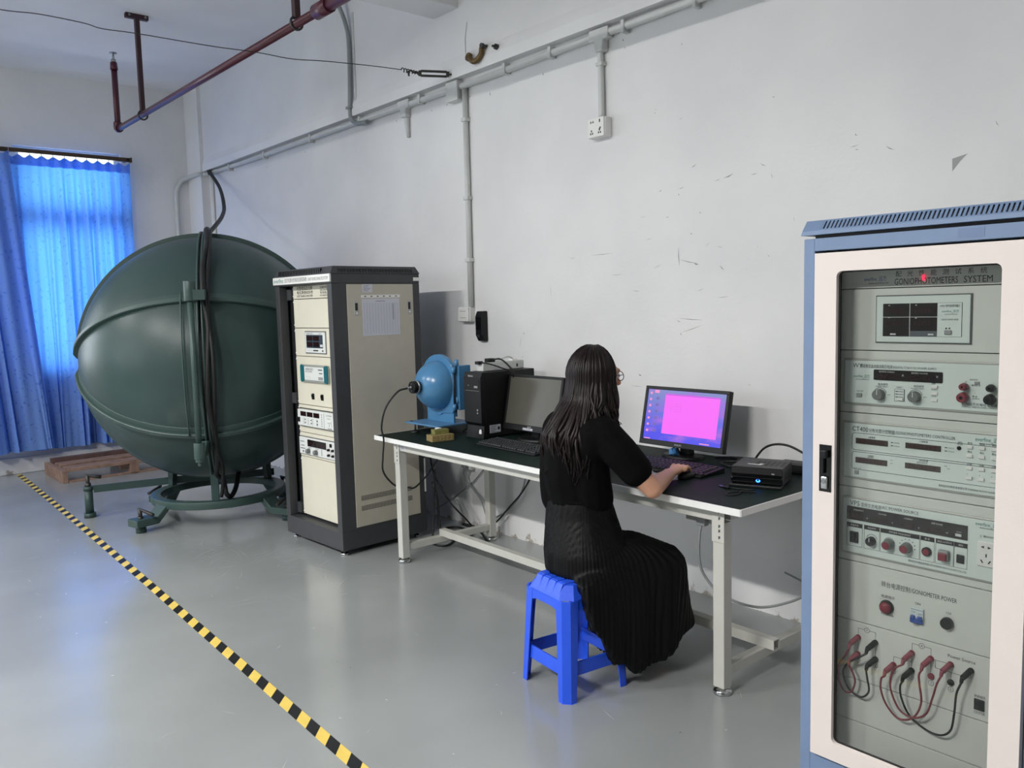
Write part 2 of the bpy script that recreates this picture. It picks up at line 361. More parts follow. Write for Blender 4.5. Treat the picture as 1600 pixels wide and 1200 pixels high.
# scuffs, nail holes and peeled paint on the right wall
from_px = []
YC = 3.405
def wallpt(u, v, y=.0):
    d = r2*((u-800)/1290)+d2*((v-600)/1290)+fw; t = (y-YC)/d.y
    return Vector((0, YC, 1.5))+d*t
sc_mb = MB()
def scuff(u0, v0, u1, v1, wd=.004, m=0):
    a, b = wallpt(u0, v0), wallpt(u1, v1); d = (b-a); n = Vector((-d.z, 0, d.x)).normalized()*wd*.3; y = Vector((0, .0012, 0)); c = (a+b)/2+n*1.5
    sc_mb.add([a+y, c-n*.9+y, b+y, c+n*.9+y], [(0, 1, 2, 3)], m)
for s in [(1080,262,1088,256,.006),(1131,278,1146,271,.008),(1117,283,1126,279,.004),(1188,255,1197,259,.005),(1173,273,1184,270,.004),(1205,270,1208,279,.003),
          (1207,152,1211,150,.006),(1060,295,1070,292,.004),(1060,303,1062,303,.01),(1328,230,1342,226,.004),(1336,233,1342,233,.005),(1384,228,1398,234,.006),(1336,208,1340,212,.006),
          (1060,405,1092,412,.005),(1084,410,1092,413,.01),(1125,414,1132,422,.007),(1093,331,1096,332,.007),(1060,385,1062,416,.006),(1079,364,1082,365,.008),(1102,385,1110,378,.002),(1120,385,1130,386,.003),
          (923,399,960,395,.004),(890,404,900,402,.003),(989,454,1000,455,.004),(1020,420,1035,412,.003),(1060,497,1100,500,.005),(1063,520,1100,507,.004),(1058,500,1064,503,.006),(1063,520,1066,523,.007),
          (936,545,946,543,.004),(936,549,940,549,.004),(998,584,1003,586,.012),(985,602,1005,604,.003),(1168,600,1174,602,.003),(815,525,812,545,.003),(818,519,820,522,.01),(816,556,818,560,.004),
          (476,236,478,237,.01),(416,260,418,261,.009),(619,187,621,190,.012),(674,171,676,173,.012),(698,162,700,164,.011),(734,149,736,151,.01),(766,143,767,150,.012),(849,113,850,118,.012),(974,60,975,64,.012),(977,73,978,75,.012),
          (1065,67,1067,70,.006),(1024,170,1026,172,.004),(1022,175,1025,178,.004),(1062,187,1066,183,.004),(1183,386,1185,384,.003),(860,440,862,470,.002),(1240,338,1242,346,.002),(1200,398,1203,401,.004),(1556,188,1561,197,.004),
          (1010,375,1018,372,.003),(955,430,975,428,.003),(1120,465,1140,463,.003),(1090,455,1100,450,.003),(1040,340,1046,338,.004),(1030,300,1034,296,.006),(1000,340,1010,338,.002)]:
    scuff(*s)
a = [wallpt(u, v)+Vector((0, .001, 0)) for u, v in ((1488,248),(1512,240),(1500,252),(1488,268))]; sc_mb.add(a, [(0, 1, 2, 3)], 1)
sc_mb.build('scuff_marks', ['scuff', 'scuff_light'], WR, kind='stuff')
# hairline crack on the beam
cr = MB()
for p, q in (((730,34),(727,60)),((727,60),(728,90)),((728,90),(731,118))):
    A, B = wallpt(*p, .047), wallpt(*q, .047); cr.add([A, B, B+Vector((.004,0,0)), A+Vector((.004,0,0))], [(0,1,2,3)])
cr.build('crack', 'scuff', WR)

# ------------------------------------------------------------------ conduits, sockets and fittings on the right wall
c = thing('cable_conduit', 'white surface conduit running the length of the wall under the beam', 'conduit', (0, 0, 0))
ZT = 2.925
MB().tube(smoothpath([(0.4, .024, ZT+.012), (1.6, .024, ZT+.012), (3.1, .024, ZT), (4.4, .024, ZT-.01), (5.9, .024, ZT), (7.5, .024, ZT), (8.55, .024, ZT+.015), (8.71, .05, ZT+.015), (8.74, .11, ZT+.015), (8.9, .107, ZT+.015), (9.04, .11, ZT+.01), (9.072, .16, ZT-.02), (9.076, .22, ZT-.12), (9.076, .232, ZT-.28), (9.076, .232, 1.9)], 6), .021, 10).build('conduit_run', 'conduit_white', c)
MB().tube([(4.32, .02, ZT-.02), (4.32, .02, 1.49)], .019, 10).build('conduit_drop', 'conduit_white', c)
MB().tube(smoothpath([(3.135, .02, ZT), (3.13, .02, ZT-.1), (3.128, .02, ZT-.3), (3.128, .02, 2.49)], 6), .017, 10).build('conduit_drop', 'conduit_white', c)
MB().tube([(5.0, .015, ZT), (4.995, .015, ZT-.12), (4.99, .012, 2.70)], [.022, .02, .012], 8).build('conduit_stub', 'conduit_white', c)
MB().tube([(8.61, .02, ZT), (8.625, .02, 1.6)], .019, 10).build('conduit_drop', 'white_plastic', c)
for x in (3.12, 5.0):
    MB().prism([(-.07, .03), (.07, .03), (.07, -.03), (.035, -.03), (.028, -.09), (-.028, -.09), (-.035, -.03), (-.07, -.03)], lambda a, z: (x+a, 0, ZT+z), lambda a, z: (x+a, .05, ZT+z)).build('tee_fitting', 'conduit_white', c, bev=.008)
MB().box(4.35, 4.475, 0, .06, 2.83, 2.955).build('junction_box', 'conduit_white', c, bev=.006)
for x in (1.9, 2.5, 2.95, 3.5, 3.9, 4.8, 5.6, 6.4, 7.3, 8.1): MB().box(x-.012, x+.012, 0, .05, ZT-.035, ZT+.03).build('saddle_clip', 'conduit_white', c, bev=.004)
for z in (2.70, 2.2, 1.8): MB().box(4.295, 4.345, 0, .043, z-.012, z+.012).build('saddle_clip', 'conduit_white', c, bev=.004)
MB().box(3.105, 3.152, 0, .04, 2.765, 2.785).build('saddle_clip', 'conduit_white', c, bev=.004)

s = thing('wall_socket', 'white double wall socket hanging at the end of a conduit drop', 'socket', (3.135, 0, 2.44))
MB().box(-.062, .062, 0, .052, -.052, .052).build('back_box', 'white_plastic', s, bev=.005)
MB().box(-.058, .058, .052, .062, -.05, .05).build('face_plate', 'white_plastic', s, bev=.003)
hm = MB()
for (x, z) in ((.034, .03), (.018, .03), (-.03, .035), (-.03, .028), (-.034, -.006), (-.03, -.012), (.03, -.016), (.036, -.03), (.022, -.03), (-.022, -.03), (-.036, -.03), (-.028, -.016)): hm.box(x-.003, x+.003, .062, .0635, z-.005, z+.005)
hm.build('socket_holes', 'print_black', s, kind='stuff')
s = thing('outlet_box', 'white wall outlet box beside the black remote holder', 'socket', (4.365, 0, 1.445))
MB().box(-.06, .06, 0, .045, -.048, .048).build('back_box', 'white_plastic', s, bev=.005)
MB().box(-.056, .056, .045, .056, -.045, .045).build('face_plate', 'white_plastic', s, bev=.003)
hm = MB()
for z in (.022, -.022): hm.box(-.03, .03, .056, .057, z-.0012, z+.0012)
hm.build('face_plate_lines', 'print_grey', s, kind='stuff')
s = thing('intercom_box', 'black speaker-shaped intercom box mounted on wall above the blue ball', 'intercom', (4.21, 0, 1.37))
MB().prism([(0, .095), (.035, .095), (.05, .06), (.05, -.06), (.03, -.1), (0, -.1)], lambda y, z: (-.036, y, z), lambda y, z: (.036, y, z)).build('body', 'black_plastic', s, bev=.006)
g = MB()
for k in range(9): g.box(-.026, .026, .05, .052, -.025+k*.009, -.021+k*.009)
g.build('grille', 'black_gloss', s)
MB().cyl((.01, .043, -.065), (.01, .05, -.067), .011, n=14).build('button', 'steel', s)

# grey conduit bending down the beam from the sprinkler pipe
f = thing('pipe_conduit', 'grey bent steel conduit coming down the beam behind the red pipe', 'conduit')
MB().tube(smoothpath([(5.73, .2, 3.825), (5.716, .13, 3.80), (5.699, .10, 3.737), (5.675, .08, 3.641), (5.66, .07, 3.535), (5.66, .07, 3.3), (5.68, .07, 3.02), (5.67, .07, 2.95), (5.62, .06, 2.905), (5.54, .05, 2.893), (5.47, .05, 2.89)], 8), .017, 10).build('bent_tube', 'conduit_grey', f)
MB().box(5.65, 5.71, .04, .095, 3.02, 3.04).build('clip', 'conduit_grey', f, bev=.004)
MB().box(5.615, 5.645, .044, .052, 3.0, 3.72).build('flat_strip', 'conduit_white', f)

# red sprinkler pipe
p = thing('sprinkler_pipe', 'dark red sprinkler pipe hanging below the ceiling on steel hangers', 'pipe')
PY, PZ = 1.197, 3.06
MB().tube([(7.6, PY, PZ+.012), (4.0, PY, PZ)], .0235, 16).build('branch_pipe', 'red_pipe_paint', p)
MB().tube([(4.0, PY, PZ), (0.5, PY, PZ-.02)], .032, 16).build('main_pipe', 'red_pipe_paint', p)
MB().tube([(7.6, PY, PZ+.012), (7.6, PY, PZ+.52)], .024, 16).build('riser_pipe', 'red_pipe_paint', p)
MB().tube(smoothpath([(7.56, PY, PZ+.012), (7.6, PY, PZ+.015), (7.605, PY, PZ+.03), (7.6, PY, PZ+.07)], 4), .033, 14).build('elbow', 'red_pipe_paint', p)
MB().cyl((4.06, PY, PZ), (3.92, PY, PZ), .04, n=16).build('reducer', 'red_pipe_paint', p)
MB().cyl((7.6, PY, PZ+.50), (7.6, PY, PZ+.56), .031, .027).build('socket_end', 'red_pipe_paint', p)
h = MB().cyl((7.6, PY, PZ+.56), (7.6, PY, PZ+.585), .02).tube([(7.585, PY, PZ+.585), (7.582, PY, PZ+.61), (7.6, PY, PZ+.635)], .004, 6).tube([(7.615, PY, PZ+.585), (7.618, PY, PZ+.61), (7.6, PY, PZ+.635)], .004, 6)
h.lathe([(0, .633), (.03, .636), (.03, .640), (0, .641)], (7.6, PY, PZ)).build('sprinkler_head', 'steel', p)
for x in (6.94, 4.29):
    hb = MB().box(x-.02, x+.02, PY-.016, PY+.016, PZ+.03, CEIL-.03)
    hg = hb.build('hanger', 'dark_red_steel', p)
    MB().box(x-.022, x+.022, PY-.085, PY+.085, CEIL-.035, CEIL).build('hanger_plate', 'dark_red_steel', hg, bev=.003)
    bt = MB()
    for yy in (-.06, .06): bt.cyl((x-.022, PY+yy, CEIL-.017), (x-.030, PY+yy, CEIL-.017), .009, n=8)
    bt.build('bolts', 'steel', hg, kind='stuff')
    MB().tube([(x, PY+.035*math.cos(t*math.pi/8), PZ+.005+.035*math.sin(t*math.pi/8)) for t in range(16)], .007, 6, closed=True).build('pipe_clamp', 'dark_steel', hg)

# stretched wire, turnbuckle, hook, bolt
w_ = thing('wire_cable', 'thin wire stretched across the room to a turnbuckle', 'wire')
wp = [(4.85, 3.3, 3.06), (4.80, 2.8, 3.01), (4.78, 2.52, 3.0), (4.74, 2.366, 3.0), (4.75, 2.16, 3.0), (4.786, 2.06, 3.0), (4.76, 1.889, 3.0), (4.74, 1.5, 3.0), (4.70, 1.25, 3.0), (4.70, 1.03, 3.0), (4.636, .876, 3.0), (4.584, .709, 3.0), (4.538, .532, 3.0), (4.51, .371, 3.0)]
MB().tube(smoothpath(wp, 6), .0026, 6).build('wire', 'dark_steel', w_)
tk = []
for i in range(60):
    t = i/59; tk.append((4.51-.01*t+.008*math.cos(t*38), .371-.12*t, 3.0-.004*t+.013*math.sin(t*38)*(1-.3*t)))
MB().tube(tk, .0035, 6).build('wire_twist', 'dark_steel', w_)
t_ = thing('turnbuckle', 'steel turnbuckle holding the end of the stretched wire', 'turnbuckle', (4.452, .165, 2.995), math.radians(62))
MB().box(-.085, .085, -.009, .009, .008, .021).box(-.085, .085, -.009, .009, -.021, -.008).box(-.1, -.08, -.012, .012, -.016, .016).box(.08, .1, -.012, .012, -.016, .016).build('body', 'dark_steel', t_, bev=.003)
MB().tube([(.09, 0, 0), (.13, 0, .004), (.15, 0, .016), (.165, 0, .008), (.16, 0, -.02)], .006, 8).build('hook', 'dark_steel', t_)
MB().tube([(-.09, 0, 0), (-.125, 0, -.002)], .006, 8).tube([(-.125, 0, 0), (-.145, 0, .012), (-.15, 0, .028)], .006, 8).tube([(-.125, 0, -.002), (-.14, -.01, -.012), (-.16, -.02, -.018)], .006, 8).build('eye_fork', 'dark_steel', t_)
hk = thing('pipe_hook', 'rusty bent pipe hook bolted to the beam', 'hook', (4.085, .045, 3.05))
MB().tube(smoothpath([(.09, .04, -.005), (.06, .045, -.035), (.02, .045, -.04), (-.015, .035, -.01), (-.02, .03, .03), (-.035, .02, .04)], 5), .017, 10).build('hook_body', 'brass_old', hk)
MB().lathe([(.012, -.01), (.026, -.01), (.026, .01), (.012, .01), (.012, -.01)], (.1, .04, 0), (0, 1, .2), 16).build('hook_eye', 'brass_old', hk)
MB().cyl((-.035, -.02, .04), (-.035, .05, .035), .01, n=8).cyl((-.035, .035, .036), (-.035, .05, .035), .017, n=6).build('hook_bolt', 'dark_steel', hk)
ab = thing('anchor_bolt', 'small dark anchor bolt sticking out of the beam', 'bolt', (3.937, .05, 3.055))
MB().cyl((0, -.02, 0), (0, .05, .0), .008, n=8).build('shank', 'dark_steel', ab)
MB().cyl((0, .012, 0), (0, .028, 0), .018, n=6).build('nut', 'dark_steel', ab)

# ------------------------------------------------------------------ curtains
cr = thing('curtain_rail', 'brown metal curtain rail above the blue curtains', 'curtain rail', (8.98, 0, 3.06))
MB().box(-.02, .02, .70, 3.0, -.02, .018).build('rail', 'rail_bronze', cr, bev=.004)
MB().box(-.02, .12, .72, .74, -.01, .01).box(-.02, .12, 2.9, 2.92, -.01, .01).build('bracket', 'rail_bronze', cr)
MB().box(-.026, .026, .69, .705, -.026, .024).build('end_cap', 'rail_bronze', cr, bev=.004)
def curtain(label, y0, y1, z0, z1, nf, seed, amp, xc, spread=0.):
    rnd = random.Random(seed); t = thing('curtain', label, 'curtain', (xc, 0, 0), 0, 'blue curtains at the far window')
    ph = [rnd.uniform(-.6, .6) for _ in range(nf+2)]; wd = [rnd.uniform(.75, 1.25) for _ in range(nf+2)]
    cum = [0]
    for q in wd: cum.append(cum[-1]+q)
    def fold(u, z):
        q = u*cum[nf]
        i = 0
        while i < nf-1 and q > cum[i+1]: i += 1
        l = (q-cum[i])/wd[i]; tt = (z-z0)/(z1-z0)
        a = amp*(.55+.6*(1-tt))*(.8+.3*math.sin(ph[i]*7))
        c1 = math.cos(2*math.pi*l+.9*ph[i]*(1-tt)); return a*(c1+.45*(1-tt)*math.cos(4*math.pi*l+4*ph[i]+1.5*tt))*(1+.35*math.sin(ph[i]*9+2*tt))+.016*math.sin(5*q+3*tt+ph[i])*(1-tt)
    nu, nz = nf*14, 26
    vs = []; fs = []
    for k in range(nz+1):
        z = z1-(z1-z0)*k/nz
        for i in range(nu+1):
            u = i/nu; yy = y0+(y1-y0)*u
            # pinch pleats gather the top
            x = fold(u, z)*(1. if k > 1 else .45)
            tt = (z-z0)/(z1-z0)
            yy += .03*math.sin(2*math.pi*u*nf*.5+seed)*(1-tt)-spread*(1-u)*(1-tt)
            zz = z+(.014*math.cos(2*math.pi*u*nf) if k == 0 else 0)
            vs.append((x, yy, zz))
    for k in range(nz):
        for i in range(nu): fs.append((k*(nu+1)+i, k*(nu+1)+i+1, (k+1)*(nu+1)+i+1, (k+1)*(nu+1)+i))
    MB().add(vs, fs, 0, True).build('cloth', 'blue_curtain_cloth', t)
    # heading tape: a doubled band of cloth along the top, and the hem
    hv = []; hf = []
    for k, z in enumerate((z1-.004, z1-.085)):
        for i in range(nu+1):
            u = i/nu; hv.append((fold(u, z)*.6-.012 if k == 0 else fold(u, z)-.010, y0+(y1-y0)*u, z+(.014*math.cos(2*math.pi*u*nf) if k == 0 else 0)))
    for i in range(nu): hf.append((i, i+1, nu+2+i, nu+1+i))
    MB().add(hv, hf, 0, True).build('heading_band', 'blue_curtain_cloth', t)
    hk = MB()
    for i in range(nf+1): hk.tube([(0, y0+(y1-y0)*i/nf, z1-.02), (0, y0+(y1-y0)*i/nf, z1+.045)], .003, 5)
    hk.build('curtain_hooks', 'steel', t, kind='stuff')
curtain('blue backlit curtain hanging next to the big green sphere', .71, 1.80, .215, 3.012, 11, 3, .042, 8.985)
curtain('darker blue curtain cut off by the left edge of the photo', 1.80, 2.95, .24, 3.012, 10, 8, .05, 8.845, .22)

# ------------------------------------------------------------------ pallet by the window wall
pl = thing('wooden_pallet', 'low wooden pallet lying on the floor under the window', 'pallet', (8.2, 1.70, 0), math.radians(1))
MB().box(0, .66, -.045, 0, .0, .112).build('end_board', 'pallet_wood', pl, bev=.004)
MB().box(0, .66, -1.2, -1.155, .0, .125).build('end_board', 'pallet_wood', pl, bev=.004)
for i, (x, wd, zz) in enumerate(((.0, .06, .118), (.14, .06, .110), (.28, .06, .118), (.42, .06, .112), (.58, .08, .135))):
    MB().box(x, x+wd, -1.2, -.05, zz-.022 if i < 4 else zz-.05, zz+.012).build('slat', 'pallet_wood' if i < 4 else 'pallet_wood_red', pl, bev=.003)
for x in (.0, .30, .58): MB().box(x, x+.07, -.66, -.58, 0, .096).build('block', 'pallet_wood', pl, bev=.003)
MB().box(0, .66, -.66, -.58, .094, .1).build('cross_slat', 'pallet_wood', pl)
MB().box(0.0, .05, -1.15, -.05, .0, .018).build('bottom_slat', 'pallet_wood', pl, bev=.003)

# ------------------------------------------------------------------ hazard tape on the floor
A, B = Vector((9.07, 1.888, 0)), Vector((1.2, 2.142, 0)); d = (B-A); Lh = d.length; d.normalize(); n = Vector((-d.y, d.x, 0)); hw = .024
tp = MB(); seglen = .0785; k = 0; s0 = 0.
while s0 < Lh:
    s1 = min(Lh, s0+seglen); sk = -.056
    bend = lambda s: n*(.012*math.sin(s*.55)-.012)
    q = [A+d*(s0-sk)-n*hw+bend(s0), A+d*(s1-sk)-n*hw+bend(s1), A+d*(s1)+n*hw+bend(s1), A+d*(s0)+n*hw+bend(s0)]
    b4 = [(p.x, p.y, .0004) for p in q]; t4 = [(p.x, p.y, .0012) for p in q]
    tp.hexa(b4, t4, k % 2); s0 = s1; k += 1
tp.build('hazard_tape', ['tape_yellow', 'tape_black'], label='yellow and black striped hazard tape stuck across the grey floor', cat='tape')

# ------------------------------------------------------------------ ceiling lamps (behind the camera's left)
for i, (x, pw_) in enumerate(((1.6, 250), (4.2, 210), (6.9, 75))):
    l = thing('ceiling_lamp', ('white fluorescent batten above the camera, nearest the blue cabinet', 'white fluorescent batten under the ceiling, middle of its row', 'white fluorescent batten under the ceiling nearest the curtains')[i], 'lamp', (x, 5.55, CEIL), 0, 'fluorescent battens along the ceiling')
    MB().box(-.62, .62, -.09, .09, -.06, 0).build('housing', 'white_paint', l, bev=.01)
    for yy in (-.045, .045): MB().cyl((-.6, yy, -.08), (.6, yy, -.08), .014, n=12).build('tube', mat('lamp_tube', '#ffffff', .4, var=0, emit='#f4f7ff', estr=3.0), l)
    area('ceiling_lamp_light', (x, 5.55, CEIL-.11), (0, 0, -1), 1.2, .16, pw_, (1.0, .98, .95))

# ------------------------------------------------------------------ the big integrating sphere
S = thing('integrating_sphere', 'huge dark green steel sphere on a ring stand', 'sphere', (6.07, 1.1, 0), math.radians(65.6))
CZ, RS, RF = 1.17, .875, .905
def sp(R, p, f): return (R*math.cos(p), R*math.sin(p)*math.cos(f), CZ+R*math.sin(p)*math.sin(f))
F0 = [math.radians(-2+30+60*k) for k in range(6)]
for side in (1, -1):
    for k in range(6):
        f0, f1 = F0[k], F0[k]+math.radians(60); nu, nv = 14, 22; vs = []; fs = []
        for i in range(nv+1):
            p = (math.pi/2-.012)*i/nv
            for j in range(nu+1):
                x, y, z = sp(RS, p, f0+(f1-f0)*j/nu); vs.append((side*x, y, z))
        for i in range(nv):
            for j in range(nu):
                q = (i*(nu+1)+j, i*(nu+1)+j+1, (i+1)*(nu+1)+j+1, (i+1)*(nu+1)+j); fs.append(q if side > 0 else q[::-1])
        sh = MB().add(vs, fs, 0, True).build('shell_panel', 'sphere_green', S)
    for k in range(6):
        f = F0[k]; n = 40; vs = []; fs = []
        fl = MB()
        for (df, ro) in ((-.013, RF), (.013, RF)):
            pass
        prof = [(-.017, RS-.01), (-.017, RF-.004), (-.013, RF), (.011, RF), (.015, RF-.006), (.015, RS+.008), (.05, RS+.004), (.055, RS-.006)]
        P0, P1 = .07, math.pi/2-.02
        for i in range(n+1):
            p = P0+(P1-P0)*i/n; e = min(1, (i+.3)/3); ss = max(math.sin(p), .05)
            for (w0, r) in prof:
                r_ = RS-.012+(r-RS+.012)*e
                x = r_*math.cos(p); rad = r_*math.sin(p)
                yl, zl = math.cos(f), math.sin(f); yt, zt = -math.sin(f), math.cos(f)
                vs.append((side*x, rad*yl+w0*yt, CZ+rad*zl+w0*zt))
        m_ = len(prof)
        for i in range(n):
            for j in range(m_-1):
                q = (i*m_+j, i*m_+j+1, (i+1)*m_+j+1, (i+1)*m_+j); fs.append(q if side < 0 else q[::-1])
        fl.add(vs, fs, 0, False)
        fl.build('flange', 'sphere_green_edge', S)
# the split between the two halves: two flat rings and the dark seal between them
for sx in (1, -1):
    pr = [(RS-.02, .006), (RF+.012, .006), (RF+.012, .020), (RS-.005, .024)]
    MB().lathe([(r, sx*h) for r, h in pr], (0, 0, CZ), (1, 0, 0), 96).build('split_ring', 'sphere_green_edge', S)
MB().lathe([(RS-.02, -.008), (RF+.004, -.008), (RF+.004, .008), (RS-.02, .008)], (0, 0, CZ), (1, 0, 0), 96).build('seal', 'black_rubber', S)
# hinge
HX, HY = .045, .945
MB().cyl((HX, HY, .60), (HX, HY, 1.70), .019, n=16).build('hinge_rod', 'sphere_green_edge', S)
hb = MB().cyl((HX, HY, 1.575), (HX, HY, 1.70), .036, n=16).prism([(.0, .035), (.0, -.03), (-.09, -.03), (-.09, .035)], lambda a, b: (HX+a, HY+.03, 1.61+b), lambda a, b: (HX+a, .76, 1.61+b))
hb.build('hinge_bracket', 'sphere_green_edge', S, bev=.003)
hb = MB().cyl((HX, HY, .575), (HX, HY, .68), .034, n=16).cyl((HX, HY, .555), (HX, HY, .585), .028, n=16).cyl((HX, HY, .53), (HX, HY, .56), .014, n=10).prism([(.0, .055), (.0, -.03), (-.03, -.045), (-.05, .055)], lambda a, b: (HX+a, HY+.01, .635+b), lambda a, b: (HX+a, .70, .60+b))
hb.build('hinge_bracket', 'sphere_green_edge', S, bev=.003)
MB().tube([(.115, .90*math.cos(t), CZ+.90*math.sin(t)) for t in [(-.55+1.1*i/20) for i in range(21)]], .006, 6).build('edge_bead', 'sphere_green_edge', S)
# stand: ring, bent arms with screw pads, posts, long strut with a jack
RO, RI, Z0, Z1 = .475, .405, .135, .188
MB().lathe([(RI, Z0), (RO, Z0), (RO, Z1), (RI, Z1), (RI, Z0)], (0, 0, 0), (0, 0, 1), 72).build('base_ring', 'sphere_green_edge', S, bev=.003)
for (ax, ay) in ((.50, .385), (-.475, .41), (.46, -.38), (-.46, -.38)):
    d_ = Vector((ax, ay, 0)).normalized(); n_ = Vector((-d_.y, d_.x, 0)); R1 = math.hypot(ax, ay)
    prof = [(.40, .187), (.44, .187), (R1-.09, .098), (R1+.06, .098), (R1+.06, .046), (R1-.10, .046), (.44, .135), (.40, .135)]
    arm = MB().prism(prof, lambda r, z: tuple(d_*r-n_*.062+Vector((0, 0, z))), lambda r, z: tuple(d_*r+n_*.062+Vector((0, 0, z)))).build('bent_arm', 'sphere_green_edge', S, bev=.006)
    q = d_*(R1+.0)
    MB().cyl((q.x, q.y, 0.0), (q.x, q.y, .05), .036, .033).build('pad', 'sphere_green', arm)
    MB().cyl((q.x, q.y, .09), (q.x, q.y, .165), .014).cyl((q.x, q.y, .09), (q.x, q.y, .112), .02, n=6).build('screw', 'dark_steel', arm)
    hd = n_*(.02)+d_*.0; e = q+(-d_*.02+n_*.13 if ax > 0 else d_*.02-n_*.13)
    MB().tube([(q.x-(e.x-q.x)*.12, q.y-(e.y-q.y)*.12, .165), (e.x, e.y, .135)], [.009, .012], 10).build('screw_handle', 'dark_steel', arm)
for (a0, zt) in ((0, .44), (2.2, .40), (-2.2, .40), (math.pi, .44)):
    d_ = Vector((math.sin(a0), math.cos(a0), 0)); n_ = Vector((-d_.y, d_.x, 0))
    MB().prism([(.455, .188), (.415, .188), (.40, .30), (.40, zt+.02), (.47, zt-.0), (.45, .3)], lambda r, z: tuple(d_*r-n_*.026+Vector((0, 0, z))), lambda r, z: tuple(d_*r+n_*.026+Vector((0, 0, z)))).build('post', 'sphere_green', S, bev=.004)
MB().bar((.90, -.24, .21), (.30, -.275, .225), .012, .055).bar((.30, -.275, .225), (-.4, -.30, .225), .012, .055).build('strut', 'sphere_green', S)
MB().cyl((.36, -.26, .225), (.36, -.26, .36), .022).build('strut_pin', 'sphere_green_edge', S)
j = MB().cyl((.935, -.234, 0), (.935, -.234, .035), .042).cyl((.935, -.234, .03), (.935, -.234, .21), .030).cyl((.935, -.234, .205), (.935, -.234, .235), .034).build('jack_post', 'sphere_green', S)
MB().cyl((.935, -.234, .235), (.935, -.234, .32), .014).cyl((.935, -.234, .23), (.935, -.234, .26), .022, n=8).build('jack_screw', 'dark_steel', j)
MB().tube([(.945, -.24, .315), (.84, -.20, .305)], [.011, .014], 10).build('jack_handle', 'black_rubber', j)
# black hose draped over the sphere
def sw(x, y, z):
    a = math.radians(65.6); return (6.07+x*math.cos(a)-y*math.sin(a), 1.1+x*math.sin(a)+y*math.cos(a), z)
hp = [(8.64, .03, 2.935), (8.57, .06, 2.945), (8.096, .15, 2.72), (7.519, .35, 2.468), (7.082, .55, 2.324), (6.601, .8, 2.194), sw(-.02, -.25, 2.105)]
R_ = RF+.035
for a in [95, 75, 58, 42, 28, 15, 0, -15, -30, -45, -56]:
    t = math.radians(a); hp.append(sw(-.035-.014*math.sin(a*.13), R_*math.cos(t), CZ+R_*math.sin(t)))
hp += [sw(-.06, .49, .34), sw(-.075, .47, .24), sw(-.10, .38, .20), sw(-.13, .30, .24), sw(-.155, .22, .34)]
MB().tube(smoothpath(hp, 8), .017, 10).build('black_hose', 'black_rubber', label='black cable hose running from the wall down over the green sphere', cat='hose')
hp2 = []
for a in [70, 50, 35, 18, 4, -10, -24, -38, -50]:
    t = math.radians(a); r = R_+.012*math.sin(a*.3); hp2.append(sw(-.058-.012*math.cos(a*.11), r*math.cos(t), CZ+r*math.sin(t)))
hp2 += [sw(-.055, .50, .30), sw(-.04, .47, .22)]
MB().tube(smoothpath(hp2, 6), .013, 8).build('signal_cable', 'black_rubber', label='second black cable strapped beside the hose on the green sphere', cat='cable')

# ------------------------------------------------------------------ charcoal instrument rack
K = thing('instrument_rack', 'tall charcoal equipment rack with ivory front panels beside the green sphere', 'rack', (5.0856, 1.0315, 0), math.pi+.035)
Wd, Dp = .70, .64
MB().box(0, Wd, 0, Dp, .035, .15).build('plinth', 'rack_charcoal', K, bev=.004)
for (x, y) in ((.05, .04), (Wd-.05, .04), (.05, Dp-.05), (Wd-.05, Dp-.05)):
    MB().cyl((x, y, 0), (x, y, .012), .024).cyl((x, y, .012), (x, y, .04), .009).build('levelling_foot', 'chrome', K)
for (x, y) in ((0, 0), (Wd-.052, 0), (0, Dp-.06), (Wd-.052, Dp-.06)): MB().box(x, x+.052, y, y+.06, .15, 1.655).build('post', 'rack_charcoal', K, bev=.004)
MB().box(.0, Wd, .0, Dp, 1.655, 1.712).build('top_frame', 'rack_charcoal', K, bev=.003)
# cover: a shallow trapezoid with slots
cv = MB().hexa([(-.004, -.006, 1.712), (Wd+.004, -.006, 1.712), (Wd+.004, Dp+.006, 1.712), (-.004, Dp+.006, 1.712)], [(.01, .02, 1.757), (Wd-.01, .02, 1.757), (Wd-.01, Dp-.02, 1.757), (.01, Dp-.02, 1.757)]).build('top_cover', 'rack_charcoal', K, bev=.003)
sm_ = MB()
for k in range(26): sm_.box(.06+k*.0205, .07+k*.0205, -.004, .01, 1.716, 1.748)
for k in range(26): sm_.box(Wd-.008, Wd+.0025, .05+k*.021, .06+k*.021, 1.716, 1.74)
sm_.build('cover_slots', 'rack_black', cv)
hd = MB().box(-.003, Wd+.002, -.012, 0, 1.664, 1.711).build('name_strip', 'white_plastic', K, bev=.002)
tx = MB(); text(tx, 'everfine', .040, (.01, -.0125, 1.676), m=1); text(tx, '远方光源光色电综合测试系统', .03, (.155, -.0125, 1.678), wid=.28); text(tx, 'LIGHT SOURCE ANALYSIS SYSTEM', .027, (.45, -.0125, 1.678), wid=.235)
tx.build('strip_lettering', ['print_grey', 'print_teal'], hd)
